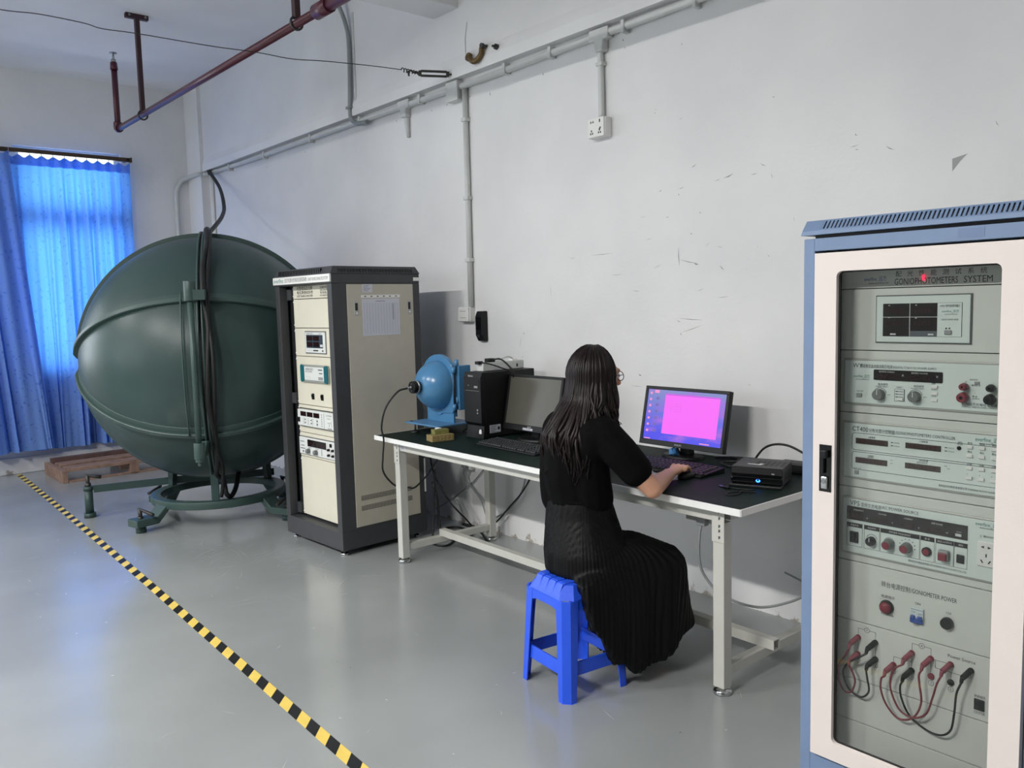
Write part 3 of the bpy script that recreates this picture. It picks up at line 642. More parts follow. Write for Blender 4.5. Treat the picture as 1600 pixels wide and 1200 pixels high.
# side panel on the near side, flush plate with latches and vents
sd = MB().box(Wd, Wd+.004, .10, .585, .165, 1.648).build('side_panel', 'rack_beige', K, bev=.003)
MB().box(Wd-.006, Wd+.0005, 0.052, Dp-.06, .15, 1.655).build('side_skin', 'rack_charcoal', K)
MB().box(0, .006, 0.06, Dp-.06, .15, 1.655).build('side_skin', 'rack_charcoal', K)
MB().box(.05, Wd-.05, Dp-.012, Dp-.004, .15, 1.655).build('back_door', 'rack_charcoal', K)
for i, y in enumerate((.161, .550)):
    lt = MB().box(Wd+.003, Wd+.008, y-.014, y+.014, 1.46, 1.545).build('latch', 'trim_silver', sd, bev=.002)
    MB().box(Wd+.0075, Wd+.0085, y-.009, y+.009, 1.49, 1.535).build('latch_slot', 'rack_black', lt)
    MB().cyl((Wd+.008, y, 1.474), (Wd+.011, y, 1.474), .007, n=12).build('latch_key', 'chrome', lt)
for z0 in (.325, .262):
    vb = MB().box(Wd+.004, Wd+.0048, .137, .522, z0, z0+.034).build('vent', 'rack_beige', sd)
    vm = MB()
    for k in range(64):
        for r in range(4): vm.box(Wd+.0046, Wd+.0054, .139+k*.006, .1425+k*.006, z0+.002+r*.008, z0+.0075+r*.008)
    vm.build('vent_holes', mat('vent_dark', '#3b3a37', .7, var=.05), vb)
MB().box(Wd+.0005, Wd+.0015, .625, .636, .30, .52).build('edge_strip', 'white_plastic', K)
# papers stuck on the side
pp = thing('paper_sheet', 'printed table sheet taped to the side of the charcoal rack', 'paper', (5.0856, 1.0315, 0), math.pi+.035)
MB().box(Wd+.0045, Wd+.0055, .203, .477, 1.335, 1.56).build('sheet', 'paper', pp)
lm = MB()
for k in range(13): lm.box(Wd+.0055, Wd+.0058, .215+k*.0205, .2162+k*.0205, 1.345, 1.535)
for k in range(24): lm.box(Wd+.0055, Wd+.0057, .215, .462, 1.345+k*.008, 1.3455+k*.008)
lm.box(Wd+.0055, Wd+.0058, .30, .37, 1.542, 1.547); lm.box(Wd+.0055, Wd+.0058, .425, .432, 1.43, 1.53)
lm.build('ruled_table', 'paper_lines', pp)
ps = thing('paper_strip', 'narrow white paper strip above the printed sheet on the rack', 'paper', (5.0856, 1.0315, 0), math.pi+.035)
MB().box(Wd+.0045, Wd+.0055, .198, .482, 1.566, 1.583).build('strip', 'white_plastic', ps)
lm = MB()
for k in range(6): lm.box(Wd+.0055, Wd+.0058, .22+k*.045, .235+k*.045, 1.571, 1.577)
lm.build('strip_print', 'print_grey', ps)
st = thing('label_sticker', 'small pale sticker with handwriting above the paper strip on the rack', 'sticker', (5.0856, 1.0315, 0), math.pi+.035)
MB().box(Wd+.0045, Wd+.0053, .209, .280, 1.598, 1.648).build('sticker', 'paper', st)
lm = MB()
for k in range(5): lm.box(Wd+.0053, Wd+.0056, .217, .25+.02*((k*7) % 3)/2, 1.606+k*.008, 1.608+k*.008)
lm.build('handwriting', 'print_grey', st)
st = thing('corner_sticker', 'tiny white tag at the top back corner of the rack', 'sticker', (5.0856, 1.0315, 0), math.pi+.035)
MB().box(Wd+.001, Wd+.003, .592, .636, 1.668, 1.69).build('tag', 'white_plastic', st, bev=.001)
# front: recessed 19 inch panels
YP = .065; PX0, PX1 = .114, .602
MB().box(.052, .114, .075, .09, .15, 1.655).box(PX1, Wd-.052, .075, .09, .15, 1.655).build('rack_rail', 'rack_black', K)
MB().box(.1, .61, .12, .125, .15, 1.655).build('inner_shade', 'rack_black', K)
for z in (1.6, .93, .2): MB().box(.054, .106, .05, .076, z-.035, z+.035).build('hinge_block', 'rack_charcoal', K, bev=.003); 
rows = [(1.572, 1.655), (1.388, 1.570), (1.208, 1.386), (.895, 1.206), (.712, .893), (.552, .710), (.165, .550)]
pan = []
for (z0, z1) in rows:
    o = MB().box(PX0, PX1, YP, YP+.012, z0+.001, z1-.001).build('front_panel', 'panel_ivory', K, bev=.002)
    pan.append(o)
    for xx in (PX0+.008, PX1-.008):
        for zz in (z0+.018, z1-.018): MB().lathe([(0, -.006), (.004, -.005), (.006, 0)], (xx, YP, zz), (0, 1, 0), 8).build('panel_screw', 'white_plastic', o)
tx = MB(); text(tx, '光色电综合分析', .030, (.165, YP-.001, 1.628), wid=.2); text(tx, '电光源测试系统', .022, (.165, YP-.001, 1.604), wid=.2); text(tx, 'LIGHT SOURCE ANALYSER', .018, (.165, YP-.001, 1.584), wid=.2)
for k, s_ in enumerate(('光谱分析系统', 'SPECTRUM TEST', '电参数分析', 'POWER METER')): text(tx, s_, .016, (.455, YP-.001, 1.632-k*.0165), wid=.13)
tx.build('lettering', 'print_black', pan[0])
def display(parent, x0, x1, z0, z1, y, digits=4, mat_d='display_dark', rows_=1, dig='digit_red'):
    o = MB().box(x0, x1, y-.0015, y, z0, z1).build('display', mat_d, parent)
    h = (z1-z0)*.55; wd = (x1-x0)*.8/digits; g = MB()
    for k in range(digits):
        cx = x0+(x1-x0)*.1+wd*(k+.15); zb = z0+(z1-z0)*.2; w2 = wd*.6; t = h*.10
        g.box(cx, cx+w2, y-.0022, y-.0015, zb, zb+t).box(cx, cx+w2, y-.0022, y-.0015, zb+h-t, zb+h).box(cx, cx+w2, y-.0022, y-.0015, zb+h/2-t/2, zb+h/2+t/2)
        g.box(cx, cx+t, y-.0022, y-.0015, zb, zb+h).box(cx+w2-t, cx+w2, y-.0022, y-.0015, zb, zb+h)
    g.build('digits', dig, o)
    return o
def knob(parent, x, z, y, r, h, m='knob_grey', cap=None):
    o = MB().cyl((x, y, z), (x, y-h, z), r, r*.92, 20).build('knob', m, parent, bev=.0012)
    MB().box(x-.001, x+.001, y-h-.0006, y-h, z, z+r*.85).build('pointer', cap or 'print_white', o)
    return o
# four-window power meter
i1 = MB().box(.253, .497, YP-.006, YP+.001, 1.232, 1.362).build('meter', 'instrument_white', pan[2], bev=.002)
MB().box(.246, .504, YP-.0025, YP+.001, 1.226, 1.368).build('meter_surround', 'print_grey', pan[2])
MB().box(.268, .47, YP-.0068, YP-.006, 1.262, 1.345).build('meter_window', mat('meter_slate', '#3d4653', .25, var=.03), i1)
for (x, z) in ((.275, 1.308), (.355, 1.308), (.275, 1.27), (.355, 1.27)): display(i1, x, x+.07, z, z+.03, YP-.0068)
MB().box(.438, .468, YP-.0075, YP-.006, 1.27, 1.285).box(.272, .335, YP-.0068, YP-.006, 1.243, 1.252).build('meter_labels', 'print_white', i1)
tx = MB(); text(tx, 'POWER METER', .012, (.27, YP-.0065, 1.349)); text(tx, 'everfine', .012, (.42, YP-.0065, 1.349)); tx.box(.35, .41, YP-.0068, YP-.006, 1.243, 1.251).box(.462, .472, YP-.009, YP-.006, 1.241, 1.251)
tx.build('lettering', 'print_black', i1)
# teal-ended module
tm = MB().prism([(.20, 1.06), (.21, 1.045), (.52, 1.045), (.53, 1.06), (.53, 1.14), (.52, 1.156), (.21, 1.156), (.20, 1.14)], lambda x, z: (x, YP+.001, z), lambda x, z: (x, YP-.018, z)).build('module', 'trim_silver', pan[3], bev=.002)
for a, b in ((.198, .245), (.487, .533)): MB().prism([(a, 1.055), (a+.01, 1.043), (b-.004, 1.05), (b-.004, 1.15), (a+.01, 1.158), (a, 1.145)] if a < .3 else [(a+.004, 1.05), (b-.01, 1.043), (b, 1.055), (b, 1.145), (b-.01, 1.158), (a+.004, 1.15)], lambda x, z: (x, YP-.015, z), lambda x, z: (x, YP-.023, z)).build('end_cap', 'teal_plastic', tm, bev=.002)
MB().box(.247, .485, YP-.0195, YP-.018, 1.06, 1.143).build('face', 'instrument_white', tm)
tx = MB(); text(tx, '高精度光度计', .017, (.262, YP-.020, 1.122)); text(tx, 'PHOTOMETER', .013, (.262, YP-.020, 1.108)); tx.box(.42, .47, YP-.0202, YP-.0195, 1.124, 1.131).box(.43, .47, YP-.0202, YP-.0195, 1.103, 1.109).box(.42, .475, YP-.0202, YP-.0195, 1.075, 1.081).box(.42, .475, YP-.0202, YP-.0195, 1.066, 1.071)
tx.box(.265, .285, YP-.0202, YP-.0195, 1.07, 1.0705).box(.265, .285, YP-.0202, YP-.0195, 1.08, 1.0805).box(.295, .32, YP-.0202, YP-.0195, 1.07, 1.0705).box(.295, .32, YP-.0202, YP-.0195, 1.08, 1.0805)
tx.build('lettering', 'print_grey', tm)
for x in (.312, .425): 
    o = MB().box(x-.014, x+.014, YP-.006, YP, .935, .972).build('rocker_switch', 'black_plastic', pan[3], bev=.002)
    MB().box(x-.009, x+.009, YP-.011, YP-.006, .95, .967).build('rocker', 'black_gloss', o, bev=.002)
# AC power source unit
i2 = MB().box(.150, .592, YP-.03, YP+.001, .762, .866).build('power_unit', 'instrument_white', pan[4], bev=.003)
MB().box(.128, .596, YP-.003, YP+.001, .752, .872).build('unit_opening', 'rack_black', pan[4])
yy = YP-.030
for k in range(3): display(i2, .19+k*.082, .262+k*.082, .825, .855, yy)
tx = MB()
for k in range(4):
    for r in range(4): tx.box(.225+k*.055, .235+k*.055+.004*((k+r) % 2), yy-.0006, yy, .776+r*.011, .779+r*.011)
for k in range(3):
    for r in range(2): tx.cyl((.25+k*.075, yy, .785+r*.02), (.25+k*.075, yy-.004, .785+r*.02), .004, n=8)
for r in range(6): tx.box(.452, .458, yy-.0006, yy, .775+r*.014, .783+r*.014)
text(tx, 'AC POWER', .012, (.51, yy-.0006, .845)); text(tx, 'SOURCE', .010, (.52, yy-.0006, .828)); tx.box(.48, .482, yy-.0006, yy, .765, .86)
tx.box(.525, .575, yy-.0006, yy, .767, .771)
tx.build('lettering', 'print_grey', i2)
MB().box(.160, .182, yy-.007, yy, .785, .815).build('rocker_switch', 'black_plastic', i2, bev=.002)
so = MB().box(.525, .572, yy-.004, yy, .778, .82).build('outlet', 'white_plastic', i2, bev=.002)
MB().box(.535, .540, yy-.0045, yy-.004, .80, .81).box(.555, .56, yy-.0045, yy-.004, .80, .81).box(.546, .551, yy-.0045, yy-.004, .785, .795).build('outlet_holes', 'print_black', so)
# DC power supply unit
i3 = MB().box(.125, .592, YP-.014, YP+.001, .572, .682).build('power_supply', 'instrument_white', pan[5], bev=.003)
MB().box(.121, .596, YP-.003, YP+.001, .567, .687).build('unit_opening', 'print_grey', pan[5])
yy = YP-.014
dd = MB().box(.235, .465, yy-.002, yy, .628, .672).build('display_window', 'display_dark', i3)
display(dd, .245, .34, .632, .662, yy-.002, 5); display(dd, .355, .455, .632, .662, yy-.002, 5)
for x in (.25, .345): knob(i3, x, .598, yy, .0165, .022)
tx = MB()
text(tx, 'everfine', .016, (.14, yy-.0006, .65)); tx.box(.15, .19, yy-.0006, yy, .625, .630).box(.14, .2, yy-.0006, yy, .606, .611)
for r in range(5): tx.box(.405, .413, yy-.001, yy, .585+r*.008, .590+r*.008)
text(tx, 'CURRENT', .009, (.238, yy-.0006, .617)); text(tx, 'VOLTAGE', .009, (.33, yy-.0006, .617)); tx.cyl((.175, yy, .59), (.175, yy-.004, .59), .006, n=10)
tx.build('lettering', 'print_grey', i3)
tr = MB().box(.482, .483, yy-.0006, yy, .58, .675)
for r in range(3): tr.box(.51, .53, yy-.0006, yy, .595+r*.011, .597+r*.011)
tr.build('red_print', 'lead_pink', i3)
for (x, z) in ((.5, .632), (.55, .632), (.5, .598), (.55, .598)): MB().cyl((x, yy, z), (x, yy-.015, z), .0085, .007, 12).build('terminal', 'black_plastic', i3)
MB().box(.512, .535, yy-.006, yy, .65, .672).build('rocker_switch', 'black_plastic', i3, bev=.002)

# ------------------------------------------------------------------ blue goniophotometer cabinet with the glass door
G = thing('goniophotometer_cabinet', 'blue and cream instrument cabinet with a glass door in the right foreground', 'cabinet', (1.26, 1.2, 0), math.pi)
CW, CD, CH = .632, .72, 1.665
for (x0, x1) in ((0, .034), (CW-.034, CW)):
    MB().box(x0, x1, 0, .06, .06, CH).build('front_post', 'cab_blue', G, bev=.003)
    MB().box(x0, x1, CD-.06, CD, .06, CH).build('back_post', 'cab_blue', G, bev=.003)
    MB().box(x0 if x0 == 0 else CW-.012, .012 if x0 == 0 else CW, .06, CD-.06, .06, CH).build('side_panel', 'cab_cream', G)
MB().box(.034, CW-.034, 0, .06, 1.63, CH).build('top_rail', 'cab_blue', G)
MB().box(.034, CW-.034, 0, .06, .06, .145).build('bottom_rail', 'cab_blue', G)
MB().box(0.0, CW, 0.0, CD, .0, .06).build('plinth', 'cab_blue', G, bev=.003)
MB().box(.012, CW-.012, .06, CD, CH-.02, CH-.001).build('roof_plate', 'cab_blue', G)
MB().box(.034, CW-.034, CD-.012, CD-.002, .06, CH-.02).build('back_panel', 'cab_cream', G)
MB().box(.034, CW-.034, .06, CD-.06, .06, .075).build('floor_plate', 'cab_cream', G)
# raised cover with a row of slots (bars between slots are real)
cv = MB().hexa([(-.004, -.01, 1.675), (CW+.004, -.01, 1.675), (CW+.004, CD+.01, 1.675), (-.004, CD+.01, 1.675)], [(-.002, -.006, 1.687), (CW+.002, -.006, 1.687), (CW+.002, CD, 1.687), (-.002, CD, 1.687)]).build('top_cover', 'cab_blue', G)
n = 46; x0, x1 = .055, CW-.055; stp = (x1-x0)/n
z0, z1 = 1.687, 1.717
def sl(x, t): return (x, -.006+.026*t, z0+(z1-z0)*t)
lv = MB()
def slope(xa, xb, t0, t1, shear0=0., shear1=0.):
    a, b, c_, d_ = sl(xa+shear0, t0), sl(xb+shear0, t0), sl(xb+shear1, t1), sl(xa+shear1, t1)
    lv.add([a, b, c_, d_]+[(p[0], p[1]+.003, p[2]-.0005) for p in (a, b, c_, d_)], [(0,1,2,3),(7,6,5,4),(0,4,5,1),(1,5,6,2),(2,6,7,3),(3,7,4,0)])
slope(-.002, x0, 0, 1, 0, 0); slope(x1, CW+.002, 0, 1)
slope(x0, x1, 0, .12); slope(x0, x1, .86, 1)
for k in range(n+1): slope(x0+k*stp-stp*.30, x0+k*stp+stp*.30, .12, .86)
lv.build('vent_louvre', 'cab_blue', cv)
MB().box(.02, CW-.02, .02, CD-.03, 1.712, 1.717).box(-.002, .01, .02, CD, 1.687, 1.717).box(CW-.01, CW+.002, .02, CD, 1.687, 1.717).build('cover_lid', 'cab_blue', cv)
MB().box(.03, CW-.03, .025, .03, 1.675, 1.712).build('cover_dark', 'rack_black', cv)
MB().box(.03, CW-.03, .01, CD-.03, 1.662, 1.677).build('cover_spacer', 'rack_black', cv)
pt = MB().box(.416, .478, -.0008, 0, 1.637, 1.66).build('touch_up_patch', mat('cab_blue_patch', '#6c81a3', .4, var=.02), G)
# door frame with rounded glass opening
DX0, DX1, DZ0, DZ1 = .046, .597, .152, 1.622
WX0, WX1, WZ0, WZ1 = .111, .526, .205, 1.570
door = thing('door', None, None); door.parent = G
N_ = 6; inner = rrect(WX0, WX1, WZ0, WZ1, .016, N_)
outer = []
for i, p in enumerate(inner):
    q = i // (N_+1)
    outer.append([(DX1, DZ0), (DX1, DZ1), (DX0, DZ1), (DX0, DZ0)][q])
m_ = len(inner)
def ring(y, o): return [(p[0], y, p[1]) for p in o]
vs = ring(-.022, inner)+ring(-.022, outer)+ring(.002, inner)+ring(.002, outer)
fs = []
for i in range(m_):
    j = (i+1) % m_
    fs.append((i, j, m_+j, m_+i) if True else None)
    fs.append((i, 2*m_+i, 2*m_+j, j)); fs.append((m_+i, m_+j, 3*m_+j, 3*m_+i)); fs.append((2*m_+i, 3*m_+i, 3*m_+j, 2*m_+j))
MB().add(vs, fs).build('door_frame', 'cab_cream', door)
gk = MB(); inn2 = rrect(WX0+.004, WX1-.004, WZ0+.004, WZ1-.004, .013, N_)
gk.add(ring(-.008, inner)+ring(-.008, inn2)+ring(-.003, inner)+ring(-.003, inn2), sum([[(i, (i+1) % m_, m_+(i+1) % m_, m_+i), (m_+i, m_+(i+1) % m_, 3*m_+(i+1) % m_, 3*m_+i)] for i in range(m_)], []))
gk.build('gasket', 'black_rubber', door)
MB().prism(rrect(WX0-.004, WX1+.004, WZ0-.004, WZ1+.004, .014), lambda x, z: (x, -.006, z), lambda x, z: (x, -.001, z)).build('glass_pane', 'door_glass', door)
hs = MB().box(.0665, .103, -.0235, -.0215, .947, 1.082).build('handle_recess', 'black_gloss', door)
MB().box(.077, .095, -.040, -.0235, 1.045, 1.068).box(.079, .085, -.034, -.0235, 1.0, 1.06).build('handle_lever', 'black_plastic', hs, bev=.003)
lk = MB().box(.075, .094, -.031, -.0235, .955, .992).build('lock_body', 'chrome', hs, bev=.004)
MB().cyl((.0845, -.031, .978), (.0845, -.034, .978), .006, n=12).build('lock_barrel', 'steel', lk)
MB().box(DX0+.004, DX1-.004, .001, .004, DZ0+.003, WZ0-.01).build('door_back', 'cab_cream', door)

# inside: dark rails, grey panel stack
YI = .07; IX0, IX1 = .078, .542
MB().box(.034, IX0, .05, .10, .10, 1.63).box(IX1, CW-.034, .05, .10, .10, 1.63).build('rack_rail', 'rack_black', G)
rl = MB()
for k in range(46): rl.cyl((.06, .0505, .15+k*.0325), (.06, .0495, .15+k*.0325), .004, n=8)
rl.build('rail_holes', 'print_grey', G)
seps = [1.60, 1.520, 1.347, 1.168, .9515, .732, .5535, .377, .248, .15]
pans = []
for k in range(len(seps)-1):
    o = MB().box(IX0, IX1, YI, YI+.01, seps[k+1]+.0012, seps[k]-.0012).build('front_panel', 'panel_grey', G, bev=.0015); pans.append(o)
MB().box(IX0, IX1, YI+.009, YI+.012, .15, 1.6).build('panel_shadow_gap', 'rack_black', G)
y = YI
def logo(mb, x, z, s, m=1):
    text(mb, 'everfine', s, (x, y-.0075, z), m=m); text(mb, '_远方', s*.9, (x+s*3.05, y-.0075, z), m=m); text(mb, 'www.everfine.net', s*.42, (x+s*.6, y-.0075, z-s*.5), m=0)
# title panel
tx = MB(); text(tx, 'GONIOPHOTOMETERS', .024, (.229, y-.0006, 1.528), wid=.163); text(tx, 'SYSTEM', .024, (.406, y-.0006, 1.528), wid=.068)
for k, ch in enumerate('配光性能测试系统'): text(tx, ch, .017, (.232+k*.0305, y-.0006, 1.551))
text(tx, 'everfine_远方', .015, (.145, y-.0006, 1.541), m=1, wid=.062); text(tx, 'www.everfine.net', .008, (.157, y-.0006, 1.532))
tx.build('lettering', ['print_black', 'print_blue'], pans[0])
MB().box(.304, .310, y-.006, y, 1.537, 1.552).build('indicator_or_reflection', mat('red_reflection', '#ff2a48', .3, var=0, emit='#ff2848', estr=2.2), pans[0], bev=.002)  # red reflection in the door glass, painted as a small glowing bar
# digital power meter
MB().box(.181, .430, y-.003, y, 1.369, 1.500).build('meter_opening', 'print_grey', pans[1])
mt = MB().box(.184, .427, y-.007, y, 1.372, 1.497).build('power_meter', 'instrument_mint', pans[1], bev=.002)
ft = MB().box(.203, .408, y-.0078, y-.007, 1.388, 1.477).build('meter_face', 'display_dark', mt)
MB().box(.347, .407, y-.0086, y-.0078, 1.3885, 1.4765).build('meter_label', 'instrument_mint', ft)
MB().box(.277, .3465, y-.0084, y-.0078, 1.3885, 1.403).build('lower_strip', mat('meter_slate2', '#565c62', .3, var=.02), ft)
for (xa, za) in ((.208, 1.448), (.282, 1.448), (.208, 1.414), (.282, 1.414)): display(ft, xa, xa+.055, za, za+.02, y-.0078, 5)
tx = MB(); tx.box(.275, .2765, y-.0088, y-.0078, 1.388, 1.477).box(.203, .347, y-.0088, y-.0078, 1.4395, 1.4408).box(.224, .239, y-.009, y-.0078, 1.392, 1.396).box(.324, .338, y-.009, y-.0078, 1.392, 1.396)
for xa, za in ((.218, 1.471), (.290, 1.471), (.218, 1.438), (.290, 1.4365)): tx.box(xa, xa+.004, y-.0088, y-.0078, za, za+.002)
tx.build('white_print', 'print_white', mt)
tx = MB(); text(tx, 'PF9811 数字电参数测量仪', .0075, (.354, y-.009, 1.466), wid=.048); text(tx, 'everfine_远方', .0085, (.358, y-.009, 1.452), m=1, wid=.042); text(tx, 'www.everfine.net', .0045, (.365, y-.009, 1.446)); text(tx, 'DIGITAL POWER METER', .006, (.357, y-.009, 1.431), wid=.042)
tx.build('lettering', ['print_black', 'print_teal'], mt)
tx = MB().box(.368, .372, y-.0092, y-.0085, 1.4085, 1.412).box(.376, .380, y-.0092, y-.0085, 1.4085, 1.412); tx.build('switch_marks', 'print_black', mt)
MB().box(.366, .384, y-.013, y-.0086, 1.394, 1.406).build('power_button', 'grey_plastic', mt, bev=.002)
# WY dc supply
def unit(p, z0, z1, name):
    MB().box(.090, .535, y-.005, y, z0-.006, z1+.006).build('unit_trim', 'trim_silver', p, bev=.002)
    return MB().box(.096, .530, y-.007, y, z0, z1).build(name, 'instrument_mint', p, bev=.001)
yu = y-.007
u = unit(pans[2], 1.198, 1.318, 'dc_power_supply')
tx = MB(); text(tx, 'WY', .017, (.119, yu-.0006, 1.2985)); text(tx, '精密数显直流稳流稳压电源', .011, (.141, yu-.0006, 1.2995), wid=.090); text(tx, '/DIGITAL CC&CV DC POWER SUPPLY', .0085, (.232, yu-.0006, 1.300), wid=.116)
text(tx, 'everfine_远方', .011, (.122, yu-.0006, 1.2705), m=1, wid=.046); text(tx, 'www.everfine.net', .0055, (.128, yu-.0006, 1.264))
text(tx, '电流调节', .007, (.192, yu-.0006, 1.2515)); text(tx, 'CURRENT ADJUST', .0045, (.184, yu-.0006, 1.2465)); text(tx, '电压调节', .007, (.289, yu-.0006, 1.2515)); text(tx, 'VOLTAGE ADJUST', .0045, (.281, yu-.0006, 1.2465))
text(tx, 'PRESET', .005, (.243, yu-.0006, 1.2465)); text(tx, '预置', .005, (.336, yu-.0006, 1.262)); text(tx, 'OUTPUT', .0045, (.335, yu-.0006, 1.2455)); text(tx, 'LOCK', .0045, (.337, yu-.0006, 1.2285))
text(tx, '电流检测', .0055, (.434, yu-.0006, 1.263)); text(tx, '输 出', .0055, (.437, yu-.0006, 1.2345)); text(tx, 'OUTPUT', .0045, (.437, yu-.0006, 1.229)); text(tx, 'REMOTE', .005, (.43, yu-.0006, 1.2775)); text(tx, '+', .008, (.419, yu-.0006, 1.27)); text(tx, '-', .008, (.484, yu-.0006, 1.27)); text(tx, 'ON  OFF', .005, (.131, yu-.0006, 1.23))
text(tx, '杭州远方光电信息有限公司', .0085, (.412, yu-.0006, 1.2125)); text(tx, 'EVERFINE PHOTO-E-INFO CO.,LTD', .0055, (.412, yu-.0006, 1.2065))
for cx in (.198, .295):
    tx.tube([(cx+.0185*math.cos(a*math.pi/12), yu-.0006, 1.226+.0185*math.sin(a*math.pi/12)) for a in range(1, 12)], .0006, 4)
    tx.box(cx+.021, cx+.029, yu-.0006, yu, 1.2255, 1.2265)
for k in range(4): tx.box((.238, .238, .264, .238)[k], (.266, .2386, .266, .266)[k]+.0, yu-.0006, yu, (1.243, 1.210, 1.210, 1.210)[k], (1.2436, 1.2436, 1.2436, 1.2106)[k])
for k in range(3): tx.box(.241, .248, yu-.0008, yu, 1.236-k*.0075, 1.238-k*.0075).box(.249, .262, yu-.0006, yu, 1.2363-k*.0075, 1.2376-k*.0075)
tx.build('lettering', ['print_black', 'print_teal'], u)
dw = MB().prism(rrect(.180, .364, 1.266, 1.295, .003), lambda a, b: (a, yu, b), lambda a, b: (a, yu-.002, b)).build('display_window', 'display_dark', u)
display(dw, .190, .255, 1.268, 1.287, yu-.002, 5); display(dw, .275, .342, 1.268, 1.287, yu-.002, 5)
tx = MB(); text(tx, '直流电流 CURRENT', .005, (.195, yu-.0026, 1.288)); text(tx, '直流电压 VOLTAGE', .005, (.283, yu-.0026, 1.288)); text(tx, 'A', .009, (.258, yu-.0026, 1.279)); text(tx, 'V', .009, (.348, yu-.0026, 1.279)); tx.build('white_print', 'print_white', dw)
for x in (.198, .295): knob(u, x, 1.226, yu, .0155, .020)
for z in (1.2555, 1.238, 1.2205): MB().box(.336, .352, yu-.004, yu, z-.0045, z+.0035).build('push_button', 'white_plastic', u, bev=.0012)
MB().box(.246, .262, yu-.004, yu, 1.2125, 1.2195).build('push_button', 'white_plastic', u, bev=.0012)
MB().box(.131, .147, yu-.004, yu, 1.2145, 1.2255).build('push_button', 'grey_plastic', u, bev=.0012)
MB().box(.442, .454, yu-.003, yu, 1.268, 1.275).build('slide_switch', 'grey_plastic', u, bev=.001)
for (x, z, r, m) in ((.420, 1.261, .0105, 'lead_red'), (.418, 1.233, .0145, 'lead_red'), (.484, 1.261, .0105, 'black_plastic'), (.482, 1.232, .0145, 'black_plastic')):
    t_ = MB().cyl((x, yu, z), (x, yu-.012, z), r*.8, r*.7, 14).cyl((x, yu-.008, z), (x, yu-.024, z), r*1.0, r*.8, 14).build('binding_post', m, u, bev=.001)
    MB().cyl((x, yu-.0238, z), (x, yu-.0246, z), r*.3, n=10).build('post_hole', 'black_gloss', t_)
# CT400 controller
u = unit(pans[3], .983, 1.138, 'turntable_controller')
tx = MB(); text(tx, 'CT400', .019, (.1195, yu-.0006, 1.1165), wid=.046); text(tx, '分布光度计控制器', .0125, (.168, yu-.0006, 1.1175), wid=.073); text(tx, '/GONIOPHOTOMETERS CONTROLLER', .0115, (.243, yu-.0006, 1.1185), wid=.156)
text(tx, 'everfine_远方', .015, (.447, yu-.0006, 1.122), m=1, wid=.065); text(tx, 'www.everfine.net', .007, (.456, yu-.0006, 1.1145))
for (xa, xb, za, zb) in ((.120, .53, 1.062, 1.111), (.120, .53, 1.006, 1.0565)):
    o = rrect(xa, xb, za, zb, .008, 4); tx.tube([(p[0], yu-.0005, p[1]) for p in o], .0006, 4, closed=True)
for (s_, x, z) in (('γ轴角度', .166, 1.100), ('C轴角度', .308, 1.103), ('光强度', .166, 1.047), ('MODE', .166, 1.0425), ('测试距离', .308, 1.0515), ('DISTANCE', .302, 1.0455), ('运行', .405, 1.111), ('RUN', .405, 1.1065), ('ON OFF', .126, 1.007)): text(tx, s_, .006, (x, yu-.0006, z))
for (x, z) in ((.231, 1.094), (.231, 1.085), (.373, 1.096), (.373, 1.087)): tx.box(x, x+.006, yu-.0008, yu, z-.001, z+.001); text(tx, 'STATUS', .0045, (x+.008, yu-.0006, z-.0018))
for (x, z) in ((.23, 1.043), (.23, 1.034), (.373, 1.045), (.380, 1.039)): text(tx, 'mm', .005, (x, yu-.0006, z))
for xa in (.435, .464, .493):
    for za, lb in ((1.1125, '启动'), (1.0895, '停止'), (1.057, '设置'), (1.031, '+')): text(tx, lb, .006, (xa-.006, yu-.0006, za))
text(tx, '杭州远方光电信息有限公司 EVERFINE PHOTO-E-INFO CO.,LTD', .0075, (.36, yu-.0006, .990), wid=.165)
tx.build('lettering', ['print_black', 'print_teal'], u)
for (xa, xb, za, zb) in ((.131, .223, 1.081, 1.097), (.271, .364, 1.083, 1.0985), (.131, .222, 1.0255, 1.0415), (.271, .364, 1.0275, 1.043)): display(u, xa, xb, za, zb, yu, 7, 'display_brown' if 'display_brown' in MATS else mat('display_brown', '#453a39', .2, var=.02).name)
MB().cyl((.409, yu, 1.0985), (.409, yu-.002, 1.0985), .0055, n=14).build('indicator_or_reflection', 'black_gloss', u)
for xa in (.435, .464, .493, .52):
    for za in (1.104, 1.081, 1.049, 1.023): MB().box(xa-.0075, xa+.0075, yu-.0045, yu, za-.004, za+.0045).build('push_button', 'white_plastic', u, bev=.0012)
MB().box(.129, .141, yu-.0045, yu, .992, 1.003).build('push_button', 'grey_plastic', u, bev=.0012)
# VPS ac source
u = unit(pans[4], .760, .917, 'ac_power_source')
tx = MB(); text(tx, 'VPS', .020, (.1165, yu-.0006, .8995), wid=.028); text(tx, '变频交流电源', .013, (.1485, yu-.0006, .900), wid=.058); text(tx, '/AC POWER SOURCE', .0125, (.207, yu-.0006, .9025), wid=.103)
text(tx, 'everfine_远方', .014, (.453, yu-.0006, .9025), m=1, wid=.062); text(tx, 'www.everfine.net', .0065, (.463, yu-.0006, .8955)); text(tx, '⚠ 输出220V', .0065, (.463, yu-.0006, .874)); text(tx, '杭州远方光电信息有限公司 EVERFINE PHOTO-E-INFO CO.,LTD', .0075, (.285, yu-.0006, .768), wid=.15)
mods = [(.108, .154, '电源开关'), (.159, .204, '电压调节'), (.206, .314, '频率选择 FREQUENCY'), (.316, .353, '复 位'), (.356, .402, '输出 OUTPUT'), (.403, .436, '保险')]
